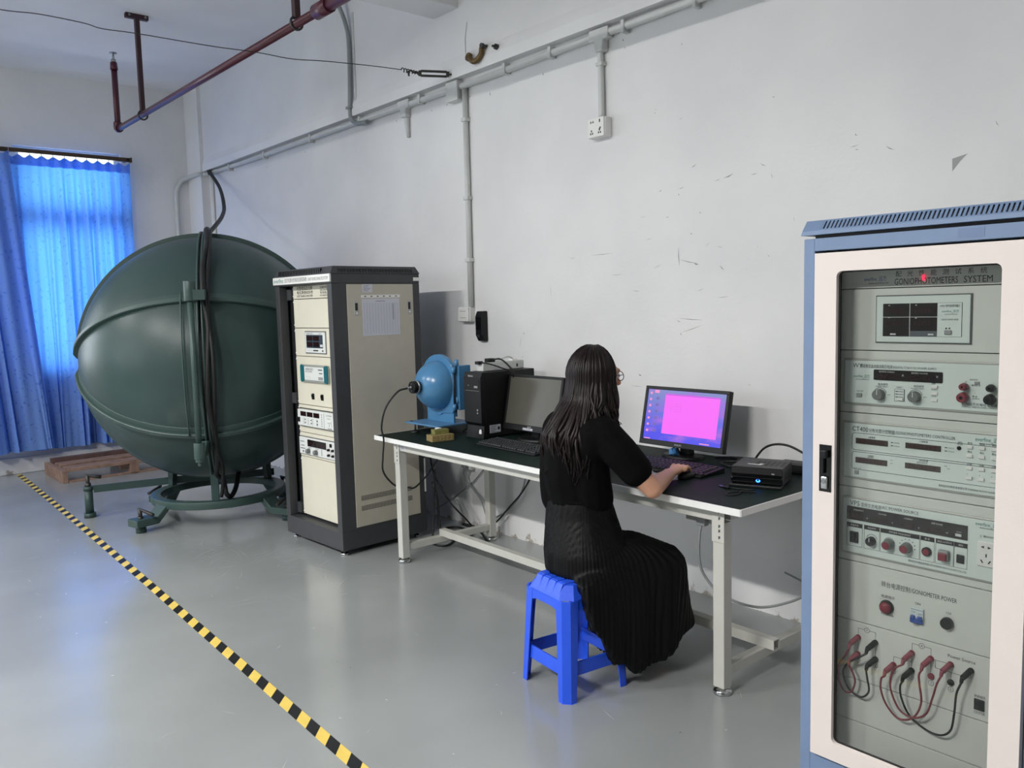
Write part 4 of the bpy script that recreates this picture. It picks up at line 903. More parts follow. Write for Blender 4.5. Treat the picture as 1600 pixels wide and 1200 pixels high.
for (xa, xb, lb) in mods:
    for r in ((xa, xb, .779, .7797), (xa, xa+.0007, .779, .848), (xb-.0007, xb, .779, .848)): tx.box(r[0], r[1], yu-.0006, yu, r[2], r[3])
    tx.box(xa, xb, yu-.0008, yu, .835, .8475)
for a in range(8):
    an = math.radians(-10+a*200/7); tx.box(.281+.021*math.cos(an)-.002, .281+.021*math.cos(an)+.002, yu-.0006, yu, .808+.021*math.sin(an)-.0008, .808+.021*math.sin(an)+.0008)
for cx in (.182, .232): tx.tube([(cx+.0155*math.cos(a*math.pi/12), yu-.0006, .808+.0155*math.sin(a*math.pi/12)) for a in range(1, 12)], .0006, 4)
tx.build('lettering', ['print_black', 'print_teal'], u)
bw = MB().box(.108, .4355, yu-.002, yu, .857, .896).build('display_window', 'display_dark', u)
for k, lb in enumerate(('FREQUENCY', 'VOLTAGE', 'CURRENT', '功率 POWER')):
    display(bw, .117+k*.072, .163+k*.072, .861, .880, yu-.002, 4)
tx = MB()
for k, lb in enumerate(('FREQUENCY', 'VOLTAGE', 'CURRENT', '功率 POWER')): text(tx, lb, .0052, (.128+k*.072, yu-.0026, .8855)); text(tx, 'HVAW'[k], .006, (.166+k*.072, yu-.0026, .866))
tx.box(.406, .421, yu-.0035, yu-.002, .864, .871); text(tx, 'ALARM', .004, (.408, yu-.0026, .8745))
for (xa, xb, lb) in mods: text(tx, lb, .006, ((xa+xb)/2, yu-.0012, .839), align='CENTER')
tx.build('white_print', 'print_white', u)
rk = MB().box(.118, .143, yu-.005, yu, .790, .823).build('rocker_switch', 'black_plastic', u, bev=.002)
MB().box(.121, .140, yu-.008, yu-.005, .806, .820).build('rocker', 'black_gloss', rk, bev=.002)
knob(u, .182, .805, yu, .013, .018, 'black_plastic')
for x in (.232, .281):
    k_ = MB().cyl((x, yu, .806), (x, yu-.024, .806), .0155, .0125, 20).build('knob', 'knob_grey', u, bev=.001)
    MB().cyl((x, yu-.024, .806), (x, yu-.0255, .806), .0105, n=18).build('knob_cap', 'lead_red', k_)
rb = MB().cyl((.334, yu, .806), (.334, yu-.006, .806), .0125, n=20).build('reset_button', 'black_plastic', u); MB().cyl((.334, yu-.006, .806), (.334, yu-.010, .806), .0085, n=18).build('button_cap', 'red_lens', rb)
ob = MB().box(.367, .393, yu-.016, yu, .792, .821).build('output_switch', 'grey_plastic', u, bev=.003); MB().box(.369, .391, yu-.021, yu-.016, .794, .815).build('red_window', 'red_lens', ob, bev=.002)
MB().box(.410, .429, yu-.005, yu, .793, .816).build('rocker_switch', 'black_plastic', u, bev=.002)
so = MB().box(.4605, .523, yu-.005, yu, .797, .864).build('outlet', 'white_plastic', u, bev=.003)
hm = MB().prism([(.469, .849), (.477, .8455), (.477, .8525)], lambda a, b: (a, yu-.005, b), lambda a, b: (a, yu-.0056, b)).prism([(.494, .849), (.486, .8455), (.486, .8525)], lambda a, b: (a, yu-.005, b), lambda a, b: (a, yu-.0056, b))
hm.box(.481, .484, yu-.0056, yu-.005, .823, .832).bar((.470, yu-.0053, .815), (.475, yu-.0053, .807), .003, .0008, (0, 1, 0)).bar((.493, yu-.0053, .815), (.488, yu-.0053, .807), .003, .0008, (0, 1, 0))
hm.build('outlet_holes', 'print_black', so)
# goniometer power panel
p5_ = pans[5]
tx = MB(); text(tx, '转台电源控制', .018, (.208, y-.0006, .678), wid=.080); text(tx, '/GONIOMETER POWER', .018, (.290, y-.0006, .6785), wid=.121); text(tx, '电源指示', .010, (.208, y-.0006, .646), wid=.038); text(tx, 'POWER', .008, (.209, y-.0006, .595), wid=.035)
text(tx, 'ON', .010, (.302, y-.0006, .6485)); text(tx, 'OFF', .009, (.300, y-.0006, .587)); text(tx, '15A', .009, (.383, y-.0006, .644))
tx.build('lettering', 'print_black', p5_)
lp = MB().cyl((.225, y, .620), (.225, y-.010, .620), .0205, .018, 24).build('pilot_lamp', 'black_plastic', p5_); MB().lathe([(.016, -.010), (.0155, -.015), (.010, -.018), (0, -.019)], (.225, y, .62), (0, 1, 0), 20).build('lamp_lens', 'red_lens', lp)
bk = MB().box(.2925, .3275, y-.007, y, .600, .640).build('breaker', 'breaker_white', p5_, bev=.002)
MB().box(.2925, .3275, y-.010, y-.006, .598, .614).box(.295, .306, y-.014, y-.006, .608, .620).box(.314, .325, y-.014, y-.006, .608, .620).build('breaker_toggle', 'breaker_blue', bk, bev=.002)
tx = MB(); tx.box(.294, .326, y-.0075, y-.007, .636, .637); text(tx, 'C16', .006, (.296, y-.0076, .627)); text(tx, 'DZ47', .005, (.313, y-.0076, .624)); tx.build('lettering', 'print_grey', bk)
MB().cyl((.389, y, .620), (.389, y-.016, .620), .0165, .015, 20).build('fuse_holder', 'black_plastic', p5_, bev=.002)
# patch panel
p6 = pans[6]
tx = MB()
def ln(x0, z0_, x1, z1_): tx.box(min(x0, x1)-.0004, max(x0, x1)+.0004, y-.0006, y, min(z0_, z1_)-.0004, max(z0_, z1_)+.0004)
for a in ((.143,.508,.143,.535),(.143,.535,.161,.535),(.176,.535,.194,.535),(.194,.535,.194,.508),(.143,.456,.143,.508),(.194,.456,.194,.508),(.247,.456,.247,.481),(.247,.481,.297,.481),(.297,.458,.297,.535),(.297,.535,.315,.535),(.331,.535,.348,.535),(.348,.535,.348,.458),(.348,.507,.399,.507),(.36,.485,.45,.485),(.36,.485,.36,.507),(.401,.485,.401,.458),(.45,.485,.45,.506)): ln(*a)
def circ(cx, cz, r): tx.tube([(cx+r*math.cos(a*math.pi/9), y-.0005, cz+r*math.sin(a*math.pi/9)) for a in range(18)], .0005, 4, closed=True)
circ(.1685, .535, .0075); text(tx, 'V', .009, (.1685, y-.0006, .532), align='CENTER'); circ(.323, .535, .0075); text(tx, 'A', .009, (.323, y-.0006, .532), align='CENTER')
for k, (cx, cz) in enumerate(((.143, .438), (.195, .438), (.247, .438), (.297, .438), (.350, .438), (.401, .438))): circ(cx, cz, .007); text(tx, str(k+1), .009, (cx, y-.0006, cz-.003), align='CENTER')
text(tx, 'Power Source', .013, (.391, y-.0006, .526), wid=.069); text(tx, 'INNER', .011, (.460, y-.0006, .4385), wid=.027); text(tx, 'OUTER', .011, (.460, y-.0006, .394), wid=.027)
tx.build('lettering', 'print_black', p6)
rk = MB().box(.460, .486, y-.004, y, .405, .436).build('rocker_switch', 'black_plastic', p6, bev=.002); MB().box(.464, .482, y-.008, y-.004, .419, .432).build('rocker', 'black_gloss', rk, bev=.002)
jk = {'V1': (.143, .507, 'r'), 'V2': (.194, .506, 'b'), 'V3': (.143, .457, 'r'), 'V4': (.195, .457, 'b'), 'A0': (.247, .457, 'r'), 'A1': (.297, .507, 'r'), 'A2': (.297, .457, 'b'), 'A3': (.348, .507, 'r'), 'A4': (.350, .458, 'r'), 'P1': (.399, .507, 'r'), 'P2': (.401, .458, 'b'), 'P3': (.450, .506, 'b')}
for k_, (jx, jz, cc) in jk.items(): MB().cyl((jx, y, jz), (jx, y-.005, jz), .0085, n=16).build('jack', 'lead_red' if cc == 'r' else 'black_plastic', p6)
def lead(a, b, mid, label, red):
    m = 'lead_pink' if red else 'black_plastic'
    t = thing('test_lead', label, 'test lead', (1.26, 1.2, 0), math.pi, 'banana-plug leads on the patch panel')
    ends = []
    for q in (a, b):
        jx, jz, _ = jk[q]; p0 = Vector((jx, y-.004, jz)); p1 = p0+Vector((-.010, -.024, -.014)); p2 = p1+Vector((-.002, -.004, -.014)); ends.append((p1, p2))
        pg = MB().cyl(p0, p1, .0085, .0075, 12).cyl(p1-Vector((0, 0, -.002)), p2, .0062, .0045, 10).build('plug', 'lead_pink' if red else 'black_plastic', t, bev=.001)
        MB().cyl(p1, p1+Vector((-.0006, -.0018, -.0008)), .0028, n=10).build('plug_hole', 'print_black', pg)
    pts = [ends[0][1]]+[Vector((mx, y+my, mz)) for (mx, my, mz) in mid]+[ends[1][1]]
    MB().tube(smoothpath(pts, 8), .0029, 8).build('wire', 'lead_red' if red else 'black_plastic', t)
lead('V1', 'V3', [(.118, -.03, .45), (.098, -.026, .415), (.096, -.022, .375), (.112, -.022, .343), (.135, -.024, .345), (.148, -.026, .38), (.142, -.03, .41)], 'red lead at the far left of the patch panel', True)
lead('V2', 'V4', [(.160, -.036, .46), (.125, -.03, .43), (.112, -.026, .395), (.130, -.024, .352), (.165, -.022, .34), (.188, -.024, .365), (.186, -.03, .405), (.184, -.034, .43)], 'left black lead crossing the far-left red lead', False)
lead('A0', 'A3', [(.228, -.034, .42), (.226, -.03, .385), (.242, -.028, .345), (.275, -.026, .317), (.315, -.026, .335), (.336, -.028, .385), (.332, -.032, .44), (.331, -.034, .465)], 'red lead with its left plug lowest of the middle leads', True)
lead('A1', 'P1', [(.268, -.036, .465), (.253, -.03, .43), (.254, -.028, .39), (.280, -.03, .345), (.318, -.03, .337), (.350, -.028, .36), (.366, -.03, .41), (.378, -.034, .455)], 'red lead plugged in under the lettering Power Source', True)
lead('A2', 'P3', [(.281, -.034, .415), (.284, -.03, .38), (.305, -.026, .337), (.345, -.022, .312), (.385, -.022, .310), (.412, -.024, .335), (.422, -.028, .39), (.428, -.034, .445)], 'long black lead reaching the right side of the patch panel', False)

# ------------------------------------------------------------------ workbench
BR = math.pi-.01995
Bn = thing('workbench', 'long white steel workbench with a dark green top along the wall', 'workbench', (4.22, .857, 0), BR)
BL = 2.556; BDp = .79; BZ = .75
MB().box(.004, BL-.004, .004, BDp-.004, BZ-.024, BZ-.003).build('board', 'bench_white', Bn)
MB().box(.002, BL-.002, .002, BDp-.002, BZ-.003, BZ).build('green_mat', 'bench_green_mat', Bn)
MB().box(0, BL, -.003, .002, BZ-.026, BZ+.0005).build('front_edging', 'bench_edge', Bn, bev=.001)
MB().box(0, BL, BDp-.002, BDp+.003, BZ-.026, BZ+.0005).build('back_edging', 'bench_edge', Bn, bev=.001)
for x in (-.003, BL-.002): MB().box(x, x+.005, 0, BDp, BZ-.026, BZ+.0005).build('side_edging', 'bench_edge', Bn, bev=.001)
LX = ((.145, .195), (2.402, 2.452)); LY = ((.045, .095), (.70, .75))
for (x0, x1) in LX:
    for (y0, y1) in LY:
        lg = MB().box(x0, x1, y0, y1, .028, .672).build('leg', 'bench_white', Bn, bev=.003)
        MB().lathe([(0, 0), (.034, 0), (.036, .006), (.036, .014), (.030, .02), (.011, .022), (.011, .03), (0, .03)], ((x0+x1)/2, (y0+y1)/2, 0), n=24).build('foot', 'chrome', lg)
        o = x0-.004 if x0 < 1 else x0-.004
        yb = y0-.003 if y0 < .3 else y1-.001
        br = MB().box(x0-.003, x1+.003, yb, yb+.004, .595, .722).build('bracket', 'bench_white', lg, bev=.004)
        hs = MB()
        for z in (.612, .637, .655, .685, .71): hs.box(x0+.028, x0+.036, yb-.0006 if y0 < .3 else yb+.004, yb if y0 < .3 else yb+.0046, z, z+.009).box(x0+.028, x0+.032, yb-.0006 if y0 < .3 else yb+.004, yb if y0 < .3 else yb+.0046, z-.003, z+.009)
        hs.build('bracket_slots', 'print_grey', br)
    sr = MB().box(x0+.006, x1-.006, LY[0][1], LY[1][0], .07, .11).build('side_rail', 'bench_white', Bn, bev=.003)
    MB().cyl((x0+.004, .33, .09), (x0+.008, .33, .09), .007, n=8).build('bolt', 'chrome', sr)
    MB().box(x0+.005, x1-.005, LY[0][1], LY[1][0], .674, .714).build('top_side_rail', 'bench_white', Bn, bev=.003)
for y in (.05, .705): MB().box(LX[0][1] if y < .1 else .03, LX[1][0] if y < .1 else BL-.01, y if y < .1 else .752, y+.038 if y < .1 else .785, .672, .713).build('apron', 'bench_white', Bn, bev=.003)
MB().box(LX[0][0], LX[1][1], .045, .75, .712, .727).build('support_frame', 'bench_white', Bn)
lr = MB()   # hollow square tube
x0, x1, y0, y1, z0, z1, t = .17, 2.485, .325, .365, .11, .15, .003
lr.box(x0, x1, y0, y1, z0, z0+t).box(x0, x1, y0, y1, z1-t, z1).box(x0, x1, y0, y0+t, z0+t, z1-t).box(x0, x1, y1-t, y1, z0+t, z1-t)
lr.build('long_stretcher', 'bench_white', Bn)
st = thing('bench_label', 'handwritten asset label on the left end of the bench apron', 'sticker', (4.22, .857, 0), BR)
MB().box(.20, .265, .0488, .0498, .683, .708).build('label_paper', 'paper', st)
tx = MB(); text(tx, '17-02', .014, (.204, .0486, .696)); text(tx, '测试台', .010, (.212, .0486, .686)); tx.build('writing', 'print_black', st)
# power strips and cables under the bench
def cable(label, pts, r, m, name='power_cable', n=8): return MB().tube(smoothpath(pts, n), r, 8).build(name, m, label=label, cat='cable')
ps = thing('power_strip', 'grey power strip fixed under the right half of the bench', 'power strip', (1.93, .735, .655))
MB().box(-.07, .09, -.025, .025, -.03, .014).build('case', 'trim_silver', ps, bev=.004)
hm = MB()
for k in range(3): hm.box(.03+k*.02, .034+k*.02, .025, .0256, -.012, -.004)
hm.build('slots', 'print_black', ps)
MB().box(-.02, .02, .02, .05, -.038, .004).build('plug', 'grey_plastic', ps, bev=.004)
cable('grey cable looping from the bench strip down behind the right leg', [(1.93, .775, .625), (1.94, .775, .58), (1.95, .765, .48), (1.94, .74, .40), (1.88, .70, .325), (1.78, .62, .285), (1.70, .52, .30), (1.66, .42, .33), (1.60, .35, .40), (1.585, .33, .50), (1.61, .33, .62), (1.60, .33, .73)], .0055, 'conduit_grey')
cable('pale grey cable hanging near the wall under the bench corner', [(1.63, .06, .73), (1.645, .05, .6), (1.63, .04, .45), (1.60, .04, .30), (1.66, .04, .22), (1.80, .05, .20), (2.0, .05, .24)], .005, 'conduit_grey')
ps = thing('wall_outlet', 'white outlet on the wall under the left half of the bench', 'socket', (4.40, 0, .44))
MB().box(-.045, .045, 0, .035, -.045, .045).build('face_plate', 'white_plastic', ps, bev=.004)
MB().box(-.02, .02, .035, .07, -.03, .012).build('plug', 'grey_plastic', ps, bev=.004)
cable('grey cable dropping from the wall outlet behind the bench leg', [(4.40, .06, .415), (4.42, .045, .34), (4.341, .03, .264), (4.261, .03, .202), (4.21, .03, .11), (4.11, .03, .115), (3.978, .03, .194), (3.869, .03, .295), (3.816, .03, .398), (3.76, .04, .55), (3.72, .05, .72)], .0055, 'conduit_grey')
cable('black cable slanting down under the bench toward the back leg', [(3.60, .08, .72), (3.66, .065, .56), (3.734, .06, .431), (3.822, .06, .322), (3.918, .06, .234), (4.038, .06, .123), (4.12, .06, .06), (4.2, .07, .008)], .0055, 'black_rubber')
cable('thin dark cable crossing the wall under the bench', [(3.93, .04, .72), (4.08, .02, .56), (4.257, .012, .405), (4.387, .012, .295), (4.62, .012, .15), (4.8, .02, .05)], .004, 'conduit_grey')
cable('black cable falling to the floor beside the wall near the rack', [(4.50, .27, .55), (4.46, .27, .40), (4.364, .25, .26), (4.30, .22, .178), (4.27, .15, .09), (4.30, .08, .02), (4.36, .06, .008)], .0055, 'black_rubber')
coil = [(4.42, .31, .35), (4.36, .32, .25), (4.33, .33, .12), (4.3, .34, .03), (4.2, .33, .012), (4.12, .28, .012), (4.2, .18, .015), (4.36, .14, .02), (4.42, .22, .02), (4.30, .26, .03), (4.2, .22, .03), (4.26, .12, .035), (4.38, .10, .03), (4.3, .08, .03), (4.15, .12, .015), (4.0, .20, .01), (3.9, .24, .008)]
cable('tangle of black cable lying on the floor between rack and bench', coil, .008, 'black_rubber')
cable('black cable on the floor passing under the left side rail', [(4.34, .345, .45), (4.34, .36, .2), (4.31, .40, .03), (4.24, .45, .008), (4.17, .47, .008), (4.12, .43, .008), (4.16, .35, .008), (4.22, .29, .008)], .0065, 'black_rubber')
cable('thin red wire scrap on the floor by the wall', [(1.60, .03, .02), (1.57, .04, .07), (1.53, .05, .09), (1.51, .06, .05), (1.53, .08, .012), (1.46, .10, .008), (1.40, .09, .008)], .003, 'lead_red', 'wire_scrap')
cable('black cable drooping below the bench beside the blue cabinet', [(1.74, .36, .722), (1.69, .35, .70), (1.60, .34, .685), (1.48, .33, .68), (1.36, .335, .68), (1.262, .34, .685)], .006, 'black_rubber')

# ------------------------------------------------------------------ small blue integrating sphere on the bench
Q = thing('tabletop_sphere', 'bright blue enamel ball with a square flange standing on the bench', 'sphere', (4.035, .50, BZ), 0)
CZ2 = .283; r = .147
bs = MB().box(-.17, .165, -.13, .15, .052, .062).build('base_plate', 'blue_enamel_flat', Q, bev=.002)
for (x, yy) in ((.08, .135), (-.13, .1), (.13, -.10), (-.13, -.10)):
    f_ = MB().cyl((x, yy, .014), (x, yy, .055), .006, n=8).build('leg_bolt', 'dark_steel', bs)
    MB().lathe([(0, 0), (.030, 0), (.030, .006), (.012, .016), (0, .016)], (x, yy, 0), n=18).build('rubber_foot', 'black_rubber', f_)
MB().lathe([(0, .0), (.009, .0), (.009, .003), (0, .003)], (.14, .12, .062), n=12).build('base_screw', 'dark_steel', bs)
# hemispheres bulge along +y and -y
for sgn in (1, -1):
    vs = []; fs = []; n, k = 36, 14
    for i in range(k+1):
        p = math.pi/2*i/k
        for jj in range(n):
            a = 2*math.pi*jj/n; vs.append((r*math.sin(p)*math.cos(a), sgn*(.012+r*math.cos(p)*.98), CZ2+r*math.sin(p)*math.sin(a)))
    for i in range(k):
        for jj in range(n):
            q = (i*n+jj, i*n+(jj+1) % n, (i+1)*n+(jj+1) % n, (i+1)*n+jj); fs.append(q if sgn < 0 else q[::-1])
    MB().add(vs, fs, 0, True).build('hemisphere', 'blue_enamel', Q)
    # flange: round shoulder above, foot running down to the base, wing on the hinge side (-x)
    out = []
    for a in range(20, 171, 10): out.append((.172*math.cos(math.radians(a)), CZ2+.172*math.sin(math.radians(a))))
    P = [(-.148, CZ2+.118)]
    left = [(x, z) for (x, z) in out if True]
    poly = [(-.148, .30), (-.148, CZ2+.118), (-.138, CZ2+.124)]
    for a in range(135, 9, -9): poly.append((.183*math.cos(math.radians(a)), CZ2+.183*math.sin(math.radians(a))))
    for a in range(5, -46, -10): poly.append((.183*math.cos(math.radians(a)), CZ2+.183*math.sin(math.radians(a))))
    poly += [(.12, CZ2-.15), (.12, .062 if sgn > 0 else .10), (-.148, .062 if sgn > 0 else .10)]
    y0 = .0015*sgn; y1 = .0145*sgn
    MB().prism(poly, lambda a, b: (a, y0, b), lambda a, b: (a, y1, b)).build('flange', 'blue_enamel', Q, bev=.002)
    for z in (CZ2+.095, CZ2-.125): MB().cyl((-.156, sgn*.012, z-.018+(.0 if sgn > 0 else .04)), (-.156, sgn*.012, z+.02+(.0 if sgn > 0 else .04)), .0125, n=14).build('hinge_knuckle', 'blue_enamel', Q)
MB().cyl((-.156, .012, .14), (-.156, .012, CZ2+.12), .005, n=8).build('hinge_pin', 'dark_steel', Q)
MB().box(-.175, -.148, -.10, -.012, .14, CZ2+.12).build('back_wing', 'blue_enamel', Q, bev=.003)
MB().prism([(.02, .115), (-.03, .112), (-.06, .13), (-.148, .132), (-.148, .125), (-.05, .12), (-.02, .104), (.03, .104)], lambda a, b: (a, .0145, b), lambda a, b: (a, .022, b)).build('drip_lip', 'blue_enamel', Q)
pt = MB().cyl((.0, .155, CZ2), (.0, .205, CZ2), .036, n=24).build('port', 'black_plastic', Q, bev=.003)
MB().lathe([(.036, .165), (.040, .166), (.040, .176), (.036, .177)], (0, 0, CZ2), (0, 1, 0), 24).build('port_ring', 'steel', pt)
MB().cyl((0, .205, CZ2), (0, .235, CZ2-.002), .007, n=10).cyl((0, .205, CZ2), (0, .214, CZ2), .010, n=6).build('connector', 'chrome', pt)
for z in (CZ2+.02, CZ2-.02): MB().cyl((.0, .204, z), (0, .207, z), .004, n=8).build('port_screw', 'steel', pt)
cable('black fibre cable drooping from the blue ball over the bench edge', [(4.035, .737, 1.031), (4.04, .80, 1.015), (4.06, .87, .93), (4.08, .892, .82), (4.075, .884, .74), (4.085, .888, .64), (4.10, .88, .55), (4.13, .80, .46), (4.17, .70, .41), (4.228, .63, .395), (4.27, .55, .376), (4.294, .45, .424), (4.29, .38, .5), (4.24, .33, .6), (4.19, .30, .71)], .0055, 'black_rubber', 'fibre_cable')
cable('short black cable behind the blue ball', [(3.90, .42, .90), (3.87, .40, .86), (3.83, .42, .83), (3.80, .40, .80), (3.78, .36, .79), (3.78, .30, .757)], .008, 'black_rubber')
bx = thing('brocade_box', 'small gold brocade box standing on the bench edge', 'box', (3.775, .775, BZ), math.radians(170))
MB().box(-.035, .045, 0.0, .135, 0, .036).build('box_body', 'brocade_gold', bx, bev=.002)
pm = MB()
for i in range(5):
    for k in range(2): pm.box(.0452, .0456, .018+i*.024, .026+i*.024, .008+k*.014, .014+k*.014)
for i in range(3):
    for k in range(2): pm.box(-.025+i*.024, -.016+i*.024, -.0006, 0, .008+k*.014, .014+k*.014)
pm.build('brocade_pattern', mat('brocade_pale', '#a8986a', .6, var=.2), bx, kind='stuff')
bx = thing('sample_box', 'tiny green-gold box lying on top of the brocade box', 'box', (3.79, .74, BZ+.036), math.radians(168))
MB().box(-.02, .03, .0, .09, 0, .026).build('box_body', 'brocade_lid', bx, bev=.002)
MB().tube([(-.005, .02, .028), (.01, .035, .033), (.012, .05, .03)], .004, 6).build('clasp', 'white_plastic', bx)

# ------------------------------------------------------------------ tower PC and the things on it
tw = thing('computer_tower', 'black tower computer standing on the bench beside the blue ball', 'computer', (3.745, .535, BZ), math.pi)
TW, TD, TH = .155, .40, .378
MB().box(0, TW, .022, TD, 0.006, TH-.002).build('case', 'black_plastic', tw, bev=.003)
fr = MB().prism([(.0, .0), (.022, -.0), (.022, TH), (.004, TH), (-.008, TH-.03), (-.008, .09), (.012, .075)], lambda yy, z: (.0, yy, z), lambda yy, z: (TW, yy, z)).build('front_panel', 'black_plastic', tw, bev=.003)
dk = MB().box(.012, TW-.012, -.010, -.007, .285, .335).build('drive_bay', 'black_plastic', fr, bev=.001)
MB().box(.10, .13, -.0115, -.010, .29, .302).box(.045, .05, -.0115, -.010, .30, .305).build('bay_button', 'grey_plastic', dk)
MB().box(.015, TW-.015, -.0086, -.0078, .272, .2735).build('panel_line', 'grey_plastic', fr)
tx = MB(); text(tx, 'lenovo', .016, (.045, -.0086, .352)); tx.build('badge', 'print_white', fr)
MB().cyl((.125, -.008, .165), (.125, -.011, .165), .006, n=12).cyl((.125, -.008, .148), (.125, -.011, .148), .005, n=12).build('front_jack', 'chrome', fr)
MB().prism([(.122, .03), (.142, .03), (.142, .045), (.138, .055), (.128, .055), (.122, .045)], lambda a, b: (a, .004, b), lambda a, b: (a, -.001+(.09-b)*0, b)).build('front_sticker', 'white_plastic', fr)
sk = MB().box(TW, TW+.001, .05, .13, .03, .075).build('spec_sticker', 'paper', tw)
tx = MB()
for k in range(4): tx.box(TW+.001, TW+.0014, .055, .09+.01*(k % 2), .038+k*.009, .041+k*.009)
tx.box(TW+.001, TW+.0014, .108, .124, .045, .062).box(TW+.001, TW+.0014, .055, .125, .0325, .034)
tx.build('sticker_print', 'print_black', sk)
pw = thing('power_board', 'white power board lying on top of the black tower', 'power strip', (3.67, .50, BZ+TH), math.pi)
MB().box(-.03, .03, .02, .33, 0, .048).build('case', 'conduit_white', pw, bev=.004)
MB().box(-.018, .018, .25, .29, .042, .058).build('white_plug', 'white_plastic', pw, bev=.004)
MB().box(.03, .0306, .27, .282, .012, .03).build('switch', 'print_black', pw)
MB().box(-.02, .02, .07, .12, .040, .070).build('black_plug', 'black_plastic', pw, bev=.004)
MB().box(-.015, .02, -.005, .03, .04, .058).build('small_plug', 'black_plastic', pw, bev=.003)
cable('black cable looping off the power board behind the dark monitor', [(3.655, .40, BZ+TH+.06), (3.62, .37, BZ+TH+.065), (3.58, .345, BZ+TH+.03), (3.555, .325, BZ+TH-.02), (3.55, .30, BZ+TH-.12), (3.55, .28, BZ+.1), (3.54, .26, BZ+.01)], .005, 'black_rubber')
cable('thin cable running from the small plug to the dark monitor', [(3.66, .49, BZ+TH+.05), (3.62, .46, BZ+TH+.045), (3.585, .40, BZ+TH+.02), (3.555, .35, BZ+TH-.01), (3.553, .31, BZ+TH-.1), (3.55, .27, BZ+.02)], .004, 'black_rubber')
cable('white wire arching over the white plug on the power board', [(3.665, .23, BZ+TH+.055), (3.66, .27, BZ+TH+.072), (3.655, .32, BZ+TH+.066), (3.66, .36, BZ+TH+.05), (3.665, .385, BZ+TH+.045)], .004, 'conduit_white')

# ------------------------------------------------------------------ monitors
def monitor(name, label, xl, xr, z0, z1, yt, yb, base, screen_m, bez=.016, chin=.03):
    xc = (xl+xr)/2; t = thing(name, label, 'monitor', (xc, base[1], BZ), math.pi)
    W = (xl-xr); H = math.hypot(z1-z0, yb-yt); tilt = math.atan2(yb-yt, z1-z0)
    def P(x, dpt, h): # x viewer right, depth behind, height up the tilted panel
        c_, s_ = math.cos(tilt), math.sin(tilt)
        return (x, (base[1]-yb)+dpt*c_+h*s_, (z0-BZ)+h*c_-dpt*s_)
    def slab(x0, x1, d0, d1, h0, h1, nm, m, par, bev=0.):
        b4 = [P(x0,d0,h0), P(x1,d0,h0), P(x1,d1,h0), P(x0,d1,h0)]; t4 = [P(x0,d0,h1), P(x1,d0,h1), P(x1,d1,h1), P(x0,d1,h1)]
        return MB().hexa(b4, t4).build(nm, m, par, bev=bev)
    slab(-W/2, W/2, .006, .03, 0, H, 'back_shell', 'black_plastic', t, .004)
    slab(-W*.3, W*.3, .03, .055, H*.12, H*.75, 'rear_housing', 'black_plastic', t, .008)
    bz = thing('bezel', None, None); bz.parent = t
    slab(-W/2, W/2, -.003, .006, 0, chin, 'bezel_bottom', 'black_plastic', bz, .002); slab(-W/2, W/2, -.003, .006, H-bez, H, 'bezel_top', 'black_plastic', bz, .002)
    slab(-W/2, -W/2+bez, -.003, .006, chin, H-bez, 'bezel_side', 'black_plastic', bz, .002); slab(W/2-bez, W/2, -.003, .006, chin, H-bez, 'bezel_side', 'black_plastic', bz, .002)
    s = slab(-W/2+bez, W/2-bez, .002, .006, chin, H-bez, 'screen', screen_m, t)
    nz = P(0, .035, H*.3)
    MB().hexa([(-.03, nz[1]-.01, .012), (.03, nz[1]-.01, .012), (.03, nz[1]+.03, .012), (-.03, nz[1]+.03, .012)], [(-.026, nz[1]-.008, nz[2]), (.026, nz[1]-.008, nz[2]), (.026, nz[1]+.02, nz[2]), (-.026, nz[1]+.02, nz[2])]).build('neck', 'black_plastic', t, bev=.004)
    MB().prism([(.115*math.cos(a*math.pi/14), .075*math.sin(a*math.pi/14)) for a in range(28)], lambda a, b: (a, nz[1]+b-.02, 0), lambda a, b: (a*.94, nz[1]+b*.92-.02, .013)).build('stand_base', 'black_plastic', t, bev=.003)
    return t, P, s, W, H
t, P, s, W, H = monitor('dark_monitor', 'switched-off monitor with a screen greyed by dust and painted-in room reflection beside the tower', 3.585, 3.14, .80, 1.107, .33, .392, (0, .36), 'screen_off', .014, .034)
def up_(P): a = Vector(P(0, 0, 1))-Vector(P(0, 0, 0)); return a.normalized()
lb = MB().add([P(-.05, -.0035, .006), P(.03, -.0035, .006), P(.03, -.0035, .018), P(-.05, -.0035, .018)], [(0, 1, 2, 3)]).build('asset_label', 'paper', t)
tx = MB(); text(tx, 'AOC', .014, P(-.015, -.0035, .020), up=up_(P)); tx.build('badge', 'print_white', t)
tx = MB(); text(tx, 'NO. 20130422', .010, P(-.046, -.004, .008), up=up_(P)); tx.build('label_print', 'print_black', t)

